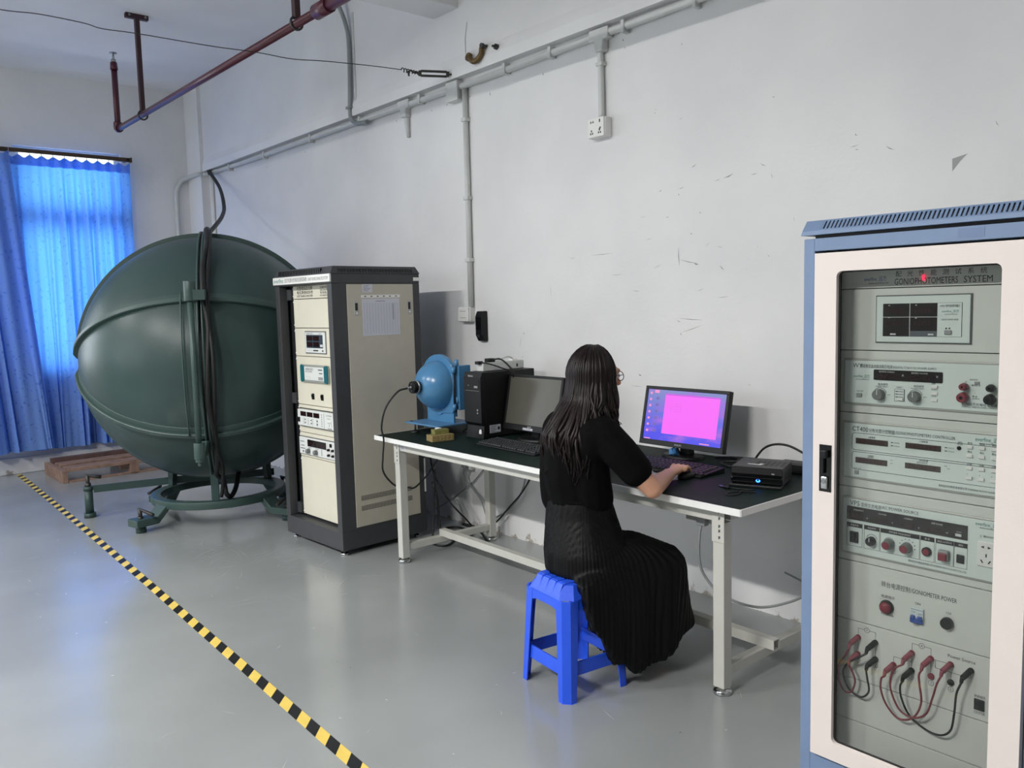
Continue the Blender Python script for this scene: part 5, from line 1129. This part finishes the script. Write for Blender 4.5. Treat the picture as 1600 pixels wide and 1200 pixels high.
def screen_mat():
    m = bpy.data.materials.new('lit_desktop'); m.use_nodes = True; N = m.node_tree.nodes; L = m.node_tree.links; b = N['Principled BSDF']
    tc = N.new('ShaderNodeTexCoord'); sx = N.new('ShaderNodeSeparateXYZ'); L.new(tc.outputs['Generated'], sx.inputs[0])
    r = N.new('ShaderNodeValToRGB'); r.color_ramp.elements[0].color = lin('#4a48ff')+(1,); r.color_ramp.elements[1].color = lin('#8a94d6')+(1,); r.color_ramp.elements[0].position = .15; r.color_ramp.elements[1].position = 1.
    L.new(sx.outputs['Z'], r.inputs['Fac'])
    n = N.new('ShaderNodeTexNoise'); n.inputs['Scale'].default_value = 3.5; L.new(tc.outputs['Generated'], n.inputs['Vector'])
    v = N.new('ShaderNodeValToRGB'); v.color_ramp.elements[0].position = .5; v.color_ramp.elements[1].position = .75; L.new(n.outputs['Fac'], v.inputs['Fac'])
    mx = N.new('ShaderNodeMix'); mx.data_type = 'RGBA'; L.new(v.outputs['Color'], mx.inputs['Factor']); L.new(r.outputs['Color'], mx.inputs['A']); mx.inputs['B'].default_value = lin('#b26af2')+(1,)
    b.inputs['Base Color'].default_value = (0, 0, 0, 1); b.inputs['Roughness'].default_value = .3; L.new(mx.outputs['Result'], b.inputs['Emission Color']); b.inputs['Emission Strength'].default_value = .66
    MATS['lit_desktop'] = m
screen_mat()
mat('lit_magenta', '#000000', .4, var=0, emit='#fb63fb', estr=.78); mat('lit_pink', '#000000', .4, var=0, emit='#ff9bd8', estr=.7); mat('lit_icon', '#000000', .4, var=0, emit='#6b5fa8', estr=.8); mat('lit_line', '#000000', .4, var=0, emit='#c24fd6', estr=.9)
t, P, s, W, H = monitor('lit_monitor', 'switched-on monitor showing a magenta window on a blue desktop', 2.682, 2.190, .798, 1.081, .20, .262, (0, .235), 'lit_desktop', .016, .026)
def rect(mb, x0, x1, h0, h1, d, m=0): mb.add([P(x0, d, h0), P(x1, d, h0), P(x1, d, h1), P(x0, d, h1)], [(0, 1, 2, 3)], m)
sw_, sh_ = W-.032, H-.042
X = lambda u: -W/2+.016+u*sw_
Zh = lambda v: .026+v*sh_
sc1 = MB(); rect(sc1, X(.24), X(.93), Zh(.14), Zh(.90), .0016); sc1.build('open_window', 'lit_magenta', t)
sc2 = MB(); rect(sc2, X(.24), X(.93), Zh(.90), Zh(.93), .0014); 
for k in range(7): rect(sc2, X(.26), X(.26+.05+.03*((k*3) % 4)/3), Zh(.86-k*.04), Zh(.863-k*.04), .0013)
for k in range(4): rect(sc2, X(.33), X(.46), Zh(.74-k*.05), Zh(.743-k*.05), .0013)
rect(sc2, X(.33), X(.332), Zh(.59), Zh(.745), .0013); rect(sc2, X(.46), X(.462), Zh(.59), Zh(.745), .0013)
sc2.build('window_lines', 'lit_line', t)
sc3 = MB()
for k in range(7): rect(sc3, X(.03), X(.06), Zh(.90-k*.125), Zh(.945-k*.125), .0015)
rect(sc3, X(.02), X(.1), Zh(.005), Zh(.025), .0015); rect(sc3, X(.74), X(.86), Zh(.02), Zh(.04), .0015); rect(sc3, X(.09), X(.15), Zh(.93), Zh(.99), .0015)
sc3.build('desktop_icons', 'lit_pink', t, kind='stuff')
sc4 = MB()
for k in range(6): rect(sc4, X(.12), X(.155), Zh(.80-k*.13), Zh(.85-k*.13), .0015)
sc4.build('grey_icons', 'lit_icon', t)
tx = MB(); text(tx, 'PHILIPS', .013, P(-.028, -.0036, .008), up=up_(P)); tx.build('badge', 'print_white', t)

# ------------------------------------------------------------------ keyboards
def keyboard(label, loc, rz, Lk, Dk):
    t = thing('keyboard', label, 'keyboard', loc, rz)
    MB().prism([(0, 0), (Dk, 0), (Dk, .024), (.02, .012), (0, .009)], lambda a, b: (0, a, b), lambda a, b: (Lk, a, b)).build('base', 'black_plastic', t, bev=.003)
    mb = MB(); rws = 6; ks = (Dk-.03)/rws
    for r_ in range(rws):
        yy = .012+r_*ks+(.006 if r_ == 5 else 0); x = .01
        while x < Lk-.02:
            kw = ks*.95 if not (r_ == 0 and .09 < x < .12) else ks*5.2
            if (.655 < x/Lk < .675) or (.80 < x/Lk < .815): x += ks*.4; continue
            z = .0105+(yy/Dk)*.0125
            mb.hexa([(x, yy, z), (x+kw*.9, yy, z), (x+kw*.9, yy+ks*.86, z+.001), (x, yy+ks*.86, z+.001)], [(x+.0018, yy+.002, z+.0075), (x+kw*.9-.0018, yy+.002, z+.0075), (x+kw*.9-.0018, yy+ks*.72, z+.0085), (x+.0018, yy+ks*.72, z+.0085)])
            x += kw
    o = mb.build('keys', 'rack_black', t, kind='stuff')
    return t
keyboard('black keyboard in front of the switched-off monitor', (3.49, .665, BZ), math.pi-.055, .50, .155)
keyboard('black keyboard in front of the lit monitor', (2.60, .575, BZ), math.pi-.01, .52, .175)

# ------------------------------------------------------------------ small desktop computer and its adapters
pc = thing('small_computer', 'low black desktop computer glowing blue at the right end of the bench', 'computer', (1.92, .592, BZ), math.radians(199.9))
w_, d_, h_ = .20, .205, .080
MB().box(0, w_, .012, d_, .006, h_).build('case', 'rack_charcoal', pc, bev=.004)
fp = MB().prism([(.0, .016), (.014, .012), (.014, h_), (.004, h_), (-.002, .052), (.006, .045), (-.004, .04)], lambda a, b: (0, a, b), lambda a, b: (w_, a, b)).build('front_panel', 'black_gloss', pc, bev=.002)
MB().box(-.004, w_+.002, -.022, .02, .0, .012).build('front_foot', 'black_plastic', pc, bev=.003)
MB().lathe([(.004, 0), (.0095, -.001), (.0095, -.003), (.004, -.004)], (.108, .001, .030), (0, 1, 0), 18).build('power_ring', 'blue_led', fp)
MB().box(.16, .172, -.003, -.001, .056, .060).build('badge', 'trim_silver', fp)
vt = MB()
for k in range(6): vt.box(.08+k*.02, .092+k*.02, .05, .15, h_, h_+.0006)
vt.build('top_vents', 'rack_black', pc)
lm = MB().add([(.05, .062, h_+.0008), (.105, .052, h_+.0008), (.115, .085, h_+.0008), (.10, .085, h_+.0008), (.095, .068, h_+.0008), (.052, .074, h_+.0008)], [(0, 1, 2, 3, 4, 5)]).build('white_sticker', 'white_plastic', pc)
sv = MB()
for k in range(5): sv.box(w_, w_+.0006, .05+k*.026, .066+k*.026, .02, .055)
sv.build('side_vents', 'rack_black', pc)
ad = thing('power_adapter', 'flat black power adapter behind the small computer', 'adapter', (1.93, .24, BZ), math.radians(185))
MB().box(0, .15, 0, .08, 0, .045).build('case', 'black_plastic', ad, bev=.006)
ad = thing('plug_block', 'black plug block at the right end beside the blue cabinet', 'adapter', (1.79, .22, BZ), math.radians(180))
MB().box(0, .07, 0, .07, 0, .075).build('case', 'black_plastic', ad, bev=.006)
MB().cyl((.02, .0, .06), (.0, -.02, .085), .010, .007, 10).build('cable_boot', 'black_rubber', ad)
cable('black cable arching over the small computer to the plug block', [(2.03, .27, .757), (2.02, .26, .80), (1.98, .255, .85), (1.93, .25, .872), (1.87, .245, .872), (1.81, .24, .85), (1.775, .235, .83)], .005, 'black_rubber')
cable('thin usb cable lying in a loop before the small computer', [(1.905, .652, .754), (1.88, .645, .754), (1.85, .64, .754), (1.80, .62, .754), (1.82, .66, .754), (1.80, .72, .754), (1.815, .755, .754), (1.84, .74, .754), (1.83, .69, .754), (1.80, .66, .754), (1.77, .64, .754)], .0025, 'black_rubber', 'usb_cable')
us = thing('usb_plug', 'silver usb plug lying on the bench by the small computer', 'plug', (1.905, .652, BZ+.001), math.radians(165))
MB().box(-.034, -.008, -.006, .006, 0.0, .005).build('metal_shell', 'chrome', us)
MB().box(-.008, .022, -.007, .007, -.0005, .007).build('grip', 'black_plastic', us, bev=.002)
for i, (lb, pts) in enumerate((('black cable bundle behind the lit monitor', [(2.30, .16, .757), (2.2, .14, .762), (2.1, .18, .757), (2.06, .26, .757), (2.12, .30, .757), (2.2, .25, .76), (2.1, .2, .765), (2.02, .22, .757), (1.96, .3, .757)]), ('cable hanging below the lit monitor screen', [(2.50, .20, .84), (2.49, .21, .80), (2.47, .22, .77), (2.44, .24, .757), (2.38, .25, .757), (2.34, .22, .757)]), ('second black cable coiled to the right of the lit monitor', [(2.25, .12, .757), (2.15, .08, .757), (2.05, .10, .757), (1.99, .16, .757), (2.02, .2, .757), (2.10, .22, .757), (2.16, .18, .765), (2.08, .12, .76)]))):
    cable(lb, pts, .0055, 'black_rubber')
bg_ = thing('blue_wrapper', 'small crumpled blue plastic bag under the lit monitor', 'bag', (2.47, .26, BZ))
rn = random.Random(5); vs = []
m_ = MB().sph((0, 0, .02), (.028, .02, .024), 10, 6); m_.v = [(x+rn.uniform(-.006, .006), yv+rn.uniform(-.005, .005), max(0.001, z+rn.uniform(-.006, .006))) for x, yv, z in m_.v]; m_.s = [False]*len(m_.s)
m_.build('bag', mat('bag_blue', '#3f7fb8', .3, var=.2), bg_)
pp = thing('note_sheet', 'white sheet of paper lying under the forearm', 'paper', (2.30, .63, BZ+.0006), math.radians(170))
MB().box(-.06, .16, -.06, .12, 0, .0008).build('sheet', 'paper', pp)
ph = thing('pen', 'white and black marker pen lying on the paper', 'pen', (2.335, .615, BZ+.0075), math.radians(170))
MB().cyl((-.05, 0, 0), (.03, .0, 0), .006, n=10).build('barrel', 'white_plastic', ph); MB().cyl((.0, .02, -.001), (.05, .022, -.001), .0055, n=10).build('cap', 'black_gloss', ph)
ms = thing('mouse', 'black computer mouse under the right hand', 'mouse', (2.135, .60, BZ), math.radians(0))
MB().sph((0, 0, .008), (.030, .052, .026), 18, 10).build('shell', 'black_plastic', ms)

# ------------------------------------------------------------------ blue plastic stool
SR = math.radians(-8)
St = thing('plastic_stool', 'blue plastic stool the woman sits on', 'stool', (2.262, 1.165, 0), SR)
HS = .437
def corner(sx, sy, z):  # outer corner of the tapering body
    k = .150-.022*(z/HS); return Vector((sx*k, sy*k, z))
top = MB()
a, c_ = .134, .038
def octo(h, ch, z): return [(h-ch, -h, z), (h, -h+ch, z), (h, h-ch, z), (h-ch, h, z), (-h+ch, h, z), (-h, h-ch, z), (-h, -h+ch, z), (-h+ch, -h, z)]
A_, B_ = octo(.140, .040, HS-.05), octo(.108, .030, HS)
top.add(A_+B_, [tuple(range(8, 16))]+[(i, (i+1) % 8, 8+(i+1) % 8, 8+i) for i in range(8)])
seat = top.build('seat', 'stool_blue', St, bev=.004)
for k in range(4):
    y0 = -.0885+k*.0445
    MB().hexa([(y0, -.106, HS-.003), (y0+.041, -.106, HS-.003), (y0+.041, .106, HS-.003), (y0, .106, HS-.003)], [(y0+.003, -.103, HS+.006), (y0+.038, -.103, HS+.006), (y0+.038, .103, HS+.006), (y0+.003, .103, HS+.006)]).build('seat_slat', 'stool_blue', seat, bev=.002)
    for sg in (1, -1): MB().hexa([(y0+.001, sg*.137, HS-.046), (y0+.040, sg*.137, HS-.046), (y0+.040, sg*.12, HS-.046), (y0+.001, sg*.12, HS-.046)], [(y0+.003, sg*.110, HS+.004), (y0+.038, sg*.110, HS+.004), (y0+.038, sg*.10, HS+.004), (y0+.003, sg*.10, HS+.004)]).build('rim_slat', 'stool_blue', seat, bev=.002)
# apron walls with arched opening on each side
for k in range(4):
    ang = k*math.pi/2; ca, sa = math.cos(ang), math.sin(ang)
    def W(x, y, z): return (x*ca-y*sa, x*sa+y*ca, z)
    pts = [(-.14, HS-.05), (.14, HS-.05)]
    arch = [(.140, HS-.16), (.098, HS-.16), (.094, HS-.115), (.078, HS-.092), (.05, HS-.085), (-.05, HS-.085), (-.078, HS-.092), (-.094, HS-.115), (-.098, HS-.16), (-.140, HS-.16)]
    poly = [(-.102, HS-.05), (-.14, HS-.16)][:0]+[(-.103, HS-.05), (.103, HS-.05)]+[(x*.98, z) for x, z in arch[1:-1]]
    sl_ = .022/HS
    MB().prism([(-.10, HS-.052), (-.098, HS-.16), (-.094, HS-.115), (-.078, HS-.092), (-.05, HS-.085), (.05, HS-.085), (.078, HS-.092), (.094, HS-.115), (.098, HS-.16), (.10, HS-.052)], lambda x, z: W(x, -(.150-sl_*z)-.008, z), lambda x, z: W(x, -(.150-sl_*z)+.004, z)).build('apron', 'stool_blue', St)
    zz = .125
    MB().hexa([W(-.12, -.142, zz-.03), W(.12, -.142, zz-.03), W(.12, -.132, zz-.03), W(-.12, -.132, zz-.03)], [W(-.12, -.139, zz+.022), W(.12, -.139, zz+.022), W(.12, -.130, zz+.022), W(-.12, -.130, zz+.022)]).build('stretcher', 'stool_blue', St, bev=.002)
for sx in (1, -1):
    for sy in (1, -1):
        rows_ = []
        for z, wv in ((0.0, .050), (.10, .054), (.25, .058), (HS-.10, .062), (HS-.05, .062)):
            k = .158-.020*(z/HS); ch = .024
            rows_.append([(sx*(k-wv), sy*k, z), (sx*(k-ch), sy*k, z), (sx*k, sy*(k-ch), z), (sx*k, sy*(k-wv), z), (sx*(k-.006), sy*(k-wv), z), (sx*(k-.007), sy*(k-ch-.002), z), (sx*(k-ch-.002), sy*(k-.007), z), (sx*(k-wv), sy*(k-.006), z)])
        vs = sum(rows_, []); fs = []
        for i in range(len(rows_)-1):
            for j_ in range(8): q = (i*8+j_, i*8+(j_+1) % 8, (i+1)*8+(j_+1) % 8, (i+1)*8+j_); fs.append(q if sx*sy < 0 else q[::-1])
        fs.append((0, 1, 2, 3, 4, 5, 6, 7)); fs.append(tuple(range(8*(len(rows_)-1), 8*len(rows_))))
        MB().add(vs, fs).build('leg', 'stool_blue', St, bev=.0015)

# ------------------------------------------------------------------ the seated woman
def blob(chains, balls=()):
    mb = MB()
    for pts, rad in chains:
        P = [Vector(p) for p in pts]; P2 = []; R2 = []
        for i in range(len(P)):
            mb.sph(P[i], rad[i], 14, 10)
        mb.tube(P, list(rad), 14) if len(P) == 2 else [mb.tube([P[i], P[i+1]], [rad[i], rad[i+1]], 14) for i in range(len(P)-1)]
    for c, r in balls: mb.sph(c, r, 20, 14)
    return mb
def remeshed(mb, voxel, smooth=4, fac=.5):
    me = mb.mesh('tmp', 'skin'); ob = bpy.data.objects.new('tmp', me); COL.objects.link(ob)
    m1 = ob.modifiers.new('r', 'REMESH'); m1.mode = 'VOXEL'; m1.voxel_size = voxel; m1.use_smooth_shade = True
    if smooth: m2 = ob.modifiers.new('s', 'SMOOTH'); m2.iterations = smooth; m2.factor = fac
    dg = bpy.context.evaluated_depsgraph_get(); out = bpy.data.meshes.new_from_object(ob.evaluated_get(dg))
    bpy.data.objects.remove(ob, do_unlink=True); bpy.data.meshes.remove(me)
    return out
def put(me, name, m, parent):
    me.name = name; me.materials.clear(); me.materials.append(MATS[m])
    for p in me.polygons: p.use_smooth = True
    o = bpy.data.objects.new(name, me); COL.objects.link(o); o.parent = parent
    return o
W_ = thing('person', 'woman with long dark hair in black clothes working at the bench', 'person', (0, 0, 0))
fd = Vector((-.20, -.98, 0)).normalized(); rd = Vector((fd.y, -fd.x, 0))      # facing, her right
Hc = Vector((2.285, .985, 1.195)); up = Vector((0, 0, 1))
def L_(o, r=0, f=0, u=0): return tuple(Vector(o)+rd*r+fd*f+up*u)
nk = Vector((2.305, 1.06, 1.06)); rsh = Vector((2.155, 1.085, .995)); lsh = Vector((2.445, 1.04, .995))
elb = Vector((2.01, .975, .785)); wr = Vector((2.118, .735, .790)); hd_ = Vector((2.138, .655, .795))
lel = Vector((2.55, .92, .80)); lwr = Vector((2.49, .69, .797))
chains = [
    ([L_(Hc, 0, -.01, -.07), nk, (2.31, 1.09, .95), (2.31, 1.10, .78), (2.28, 1.10, .56)], [.052, .050, .085, .082, .09]),
    ([nk, rsh, (2.065, 1.04, .88), elb, (2.065, .86, .787), wr], [.05, .052, .046, .038, .036, .024]),
    ([nk, lsh, (2.50, .97, .88), lel, (2.53, .80, .80), lwr], [.05, .052, .046, .038, .036, .024]),
    ([(2.26, 1.10, .51), (2.14, .97, .455), (2.09, .85, .42), (2.12, .85, .26), (2.16, .88, .10), (2.13, .79, .05)], [.075, .058, .045, .042, .034, .028]),
    ([(2.28, 1.10, .51), (2.30, .95, .455), (2.285, .80, .42), (2.29, .82, .26), (2.29, .86, .10), (2.27, .77, .05)], [.075, .058, .045, .042, .034, .028]),
]
def hand(w, h, sgn, lift=0.):
    d = (Vector(h)-Vector(w)).normalized(); s_ = Vector((-d.y, d.x, 0)).normalized()*sgn   # s_ points to the thumb side
    pal = Vector(h); out = []
    for q in (-.020, 0, .020): out.append(([Vector(w), pal+s_*q*.9+up*.004], [.019, .0135]))
    for k, (q, l) in enumerate(((.029, .068), (.010, .076), (-.010, .070), (-.028, .055))):
        b0 = pal+s_*q; b1 = b0+d*l*.42+up*.008+s_*q*.12; b2 = b0+d*l*.78-up*.002+s_*q*.18; b3 = b0+d*l-up*.016+s_*q*.18
        out.append(([pal+s_*q*.7, b0, b1, b2, b3], [.012, .0105, .0092, .0085, .0072]))
    t0 = Vector(w)*.55+pal*.45+s_*.022; out.append(([t0, t0+s_*.022+d*.022-up*.006, t0+s_*.026+d*.052-up*.015], [.0125, .0105, .008]))
    return out
chains += hand(wr, hd_, 1)
chains += hand(lwr, Vector((2.47, .61, .797)), -1)
balls = [(L_(Hc, 0, 0, .012), (.078, .092, .108)), (L_(Hc, 0, .028, -.055), (.056, .062, .058)), (L_(Hc, 0, .058, -.085), (.026, .024, .022))]
# nose, brow, lips, ears
chains += [([L_(Hc, 0, .090, .012), L_(Hc, 0, .108, -.022)], [.008, .0125]), ([L_(Hc, -.03, .082, .03), L_(Hc, .03, .082, .03)], [.012, .012]), ([L_(Hc, -.018, .086, -.058), L_(Hc, .018, .086, -.058)], [.0075, .0075]),
           ([L_(Hc, .078, -.005, .02), L_(Hc, .078, 0, -.02)], [.013, .009]), ([L_(Hc, -.078, -.005, .02), L_(Hc, -.078, 0, -.02)], [.013, .009])]
put(remeshed(blob(chains, balls), .0045, 3), 'body', 'skin', W_)
ey = MB()
for q in (-.031, .031): ey.sph(L_(Hc, q, .083, .010), .010, 10, 8)
ey.build('eyes', 'glass_eye', W_)
ir = MB()
for q in (-.031, .031): ir.sph(L_(Hc, q, .0895, .010), .0052, 10, 8)
ir.build('irises', 'hair_dark', W_)
gl = MB()
for q in (-.034, .034):
    gl.tube([L_(Hc, q+.024*math.cos(a*math.pi/8), .092, .008+.019*math.sin(a*math.pi/8)) for a in range(16)], .0017, 6, closed=True)
gl.tube([L_(Hc, -.010, .094, .010), L_(Hc, .010, .094, .010)], .0017, 6)
for q in (-1, 1): gl.tube([L_(Hc, q*.058, .091, .014), L_(Hc, q*.080, .05, .016), L_(Hc, q*.083, -.01, .014)], .0017, 6)
gl.build('glasses', 'black_gloss', W_)
# T-shirt: loose, short sleeves, hem blousing over the waist band
tc = [
    ([(2.305, 1.08, 1.015), (2.31, 1.095, .93), (2.31, 1.10, .82), (2.30, 1.09, .735)], [.085, .118, .122, .118]),
    ([(2.19, 1.10, .985), (2.235, 1.10, .90), (2.24, 1.09, .80), (2.245, 1.08, .725)], [.075, .086, .092, .098]),
    ([(2.42, 1.065, .985), (2.39, 1.09, .90), (2.38, 1.10, .80), (2.375, 1.09, .725)], [.075, .086, .092, .098]),
    ([(2.28, 1.06, 1.035), rsh, (2.10, 1.06, .93), (2.055, 1.022, .860)], [.058, .068, .070, .066]),
    ([(2.33, 1.05, 1.035), lsh, (2.475, 1.0, .93), (2.51, .945, .855)], [.058, .068, .070, .066]),
]
put(remeshed(blob(tc), .007, 6), 't_shirt', 'shirt_black', W_)
# skirt: convex pieces joined, then finely pleated
def hull(pts):
    bm = bmesh.new()
    for p in pts: bm.verts.new(p)
    r_ = bmesh.ops.convex_hull(bm, input=bm.verts); bmesh.ops.delete(bm, geom=[v for v in bm.verts if not v.link_faces], context='VERTS')
    bm.verts.index_update(); out = ([tuple(v.co) for v in bm.verts], [[v.index for v in f.verts] for f in bm.faces]); bm.free(); return out
def ell(c, rx, ry, z, n=20, rot=0.): return [(c[0]+rx*math.cos(2*math.pi*i/n), c[1]+ry*math.sin(2*math.pi*i/n), z) for i in range(n)]
def ball(c, r): return [(c[0]+r*math.sin(p)*math.cos(t), c[1]+r*math.sin(p)*math.sin(t), c[2]+r*math.cos(p)) for p in (0, .6, 1.2, 1.57, 1.94, 2.54, 3.14) for t in [k*math.pi/5 for k in range(10)]]
waist = ell((2.30, 1.085), .136, .116, .738); waist2 = ell((2.295, 1.08), .150, .130, .66)
hips = ell((2.265, 1.085), .178, .160, .52)+ell((2.26, 1.09), .172, .155, .437)
kR, kL = (2.07, .83, .44), (2.295, .78, .44)
hem = [(2.095, 1.005, .045), (2.14, 1.02, .05), (2.01, .88, .095), (2.025, .73, .145), (2.075, .64, .140), (2.20, .585, .12), (2.34, .60, .10), (2.43, .74, .085), (2.42, .90, .08), (2.30, .99, .07)]
sk = MB()
for pts in (waist+waist2, waist2+hips, hips+ball(kR, .085)+ball(kL, .085)+ball((2.13, .98, .475), .09)+ball((2.35, .96, .475), .09),
            ball(kR, .085)+ball(kL, .085)+ball((2.12, .98, .44), .06)+ball((2.36, .97, .44), .06)+hem,
            ball((2.115, 1.06, .43), .05)+ball((2.06, .9, .43), .06)+[(2.095, 1.005, .045), (2.14, 1.02, .05), (2.01, .88, .095), (2.12, .9, .08)]):
    v_, f_ = hull(pts); sk.add(v_, f_)
dr = [(2.30, 1.17, .45), (2.115, 1.275, .445), (2.10, 1.265, .40), (2.085, 1.245, .29), (2.075, 1.15, .135), (2.07, 1.085, .09), (2.06, 1.0, .05), (2.03, .88, .09), (2.03, .86, .45), (2.10, 1.10, .50), (2.12, 1.22, .47)]
v_, f_ = hull(dr+[(x-.018, y_, z-.004) for x, y_, z in dr]); sk.add(v_, f_)
me = remeshed(sk, .0075, 14, .6)
cx, cy = 2.28, 1.085
cos = [v.co.copy() for v in me.vertices]; nor = [v.normal.copy() for v in me.vertices]
for i, v in enumerate(me.vertices):
    p = cos[i]; rr = math.hypot(p.x-cx, p.y-cy); th = math.atan2(p.y-cy, p.x-cx)
    drop = max(0., min(1., (.735-p.z)/.05))
    low = max(0., min(1., (.42-p.z)/.3))
    amp = (.0024+.0045*min(rr, .5))*drop
    # lines run straight down once the cloth hangs
    ph = th*74
    v.co = p+nor[i]*(amp*math.sin(ph+1.3*math.sin(th*5))+.010*low*math.sin(th*13+2.0)) if p.z > .03 else p
skirt = put(me, 'skirt', 'skirt_black', W_)
MB().tube([(2.30+.128*math.cos(a*math.pi/16), 1.085+.108*math.sin(a*math.pi/16), .728) for a in range(32)], .012, 8, closed=True).build('waist_band', 'shirt_black', W_)
# hair: under-volume and wavy locks
bd = -fd
def az(t): return bd*math.cos(t)+rd*math.sin(t)       # 0 = straight back, + = her right
uv = [([L_(Hc, 0, -.02, .02), L_(Hc, 0, -.045, -.06), L_(Hc, 0, -.10, -.16), L_(Hc, .0, -.165, -.24), L_(Hc, -.0, -.165, -.30)], [.10, .088, .07, .05, .03]),
      ([L_(Hc, .05, -.01, .0), L_(Hc, .058, -.01, -.08), L_(Hc, .055, -.05, -.16)], [.055, .042, .035]), ([L_(Hc, -.05, -.01, .0), L_(Hc, -.058, -.02, -.08), L_(Hc, -.06, -.09, -.17), L_(Hc, -.06, -.14, -.25)], [.055, .042, .045, .03])]
hb = blob(uv, [(L_(Hc, 0, -.014, .024), (.088, .098, .108))])
put(remeshed(hb, .008, 6), 'hair_mass', 'hair_dark', W_)
rn = random.Random(11); hm = MB()
def lock(t, el, out_, zend, r0, wav, ph, lean):
    d = az(t); pts = []; rad = []
    e0 = math.radians(el); n = 26
    # over the skull
    crown = Vector(Hc)+up*.02-fd*.012
    for i in range(9):
        e = math.radians(88)+(math.radians(-12)-math.radians(88))*(i/8)
        if e > e0: continue
        rx = .102+.004*out_; pts.append(crown+d*(rx*math.cos(e))+up*(.118*math.sin(e)+.002))
    z0 = pts[-1].z; p0 = pts[-1]
    back = max(0., math.cos(t))
    for i in range(1, 15):
        s_ = i/14; z = z0+(zend-z0)*s_
        # clear the shoulders and the back, drifting out as the torso widens
        drift = .018*math.sin(math.pi*min(1, s_*1.1))+back*(.100*max(0, min(1, (1.12-z)/.14)))*(1 if z < 1.12 else 0)
        fwd_ = 0
        p = Vector((p0.x, p0.y, z))+d*(drift*(.8 if back > .2 else .35)+lean*s_)+bd*(.02*s_ if back > .2 else 0)
        w = wav*s_**1.5
        p += rd*(w*math.sin(ph+s_*9))+bd*(w*.6*math.cos(ph*1.7+s_*8))
        pts.append(p)
    k = len(pts)
    for i in range(k): q = i/(k-1); rad.append(r0*(.55+.45*min(1, q*4))*(1 if q < .72 else max(.25, 1-(q-.72)/.28)))
    hm.tube(pts, rad, 6, 0, True)
for i in range(300):
    t = rn.uniform(-1.95, 1.85); b = math.cos(t)
    lock(t, rn.uniform(20, 88), rn.uniform(0, 1.6), (rn.uniform(.80, .89) if b > .25 else rn.uniform(.90, 1.02)) if t < .9 else rn.uniform(.95, 1.03), rn.uniform(.0045, .0095), rn.uniform(.010, .030), rn.uniform(0, 6.3), rn.uniform(-.01, .02))
hm.build('hair_locks', 'hair_strand' if 'hair_strand' in MATS else mat('hair_strand', '#180f10', .40, var=.4, scale=45, spec=.22).name, W_)

# ------------------------------------------------------------------ keep the tree at thing > part > sub-part
HOIST = ('dc_power_supply', 'turntable_controller', 'ac_power_source', 'power_meter', 'meter', 'module', 'power_unit', 'power_supply')
def root_of(o):
    while o.parent: o = o.parent
    return o
for o in list(bpy.data.objects):
    if o.parent and o.name.split('.')[0] in HOIST and o.parent.parent: o.parent = root_of(o)
for o in list(bpy.data.objects):
    chain = []; q = o
    while q: chain.append(q); q = q.parent
    if len(chain) > 3: o.parent = chain[-2]
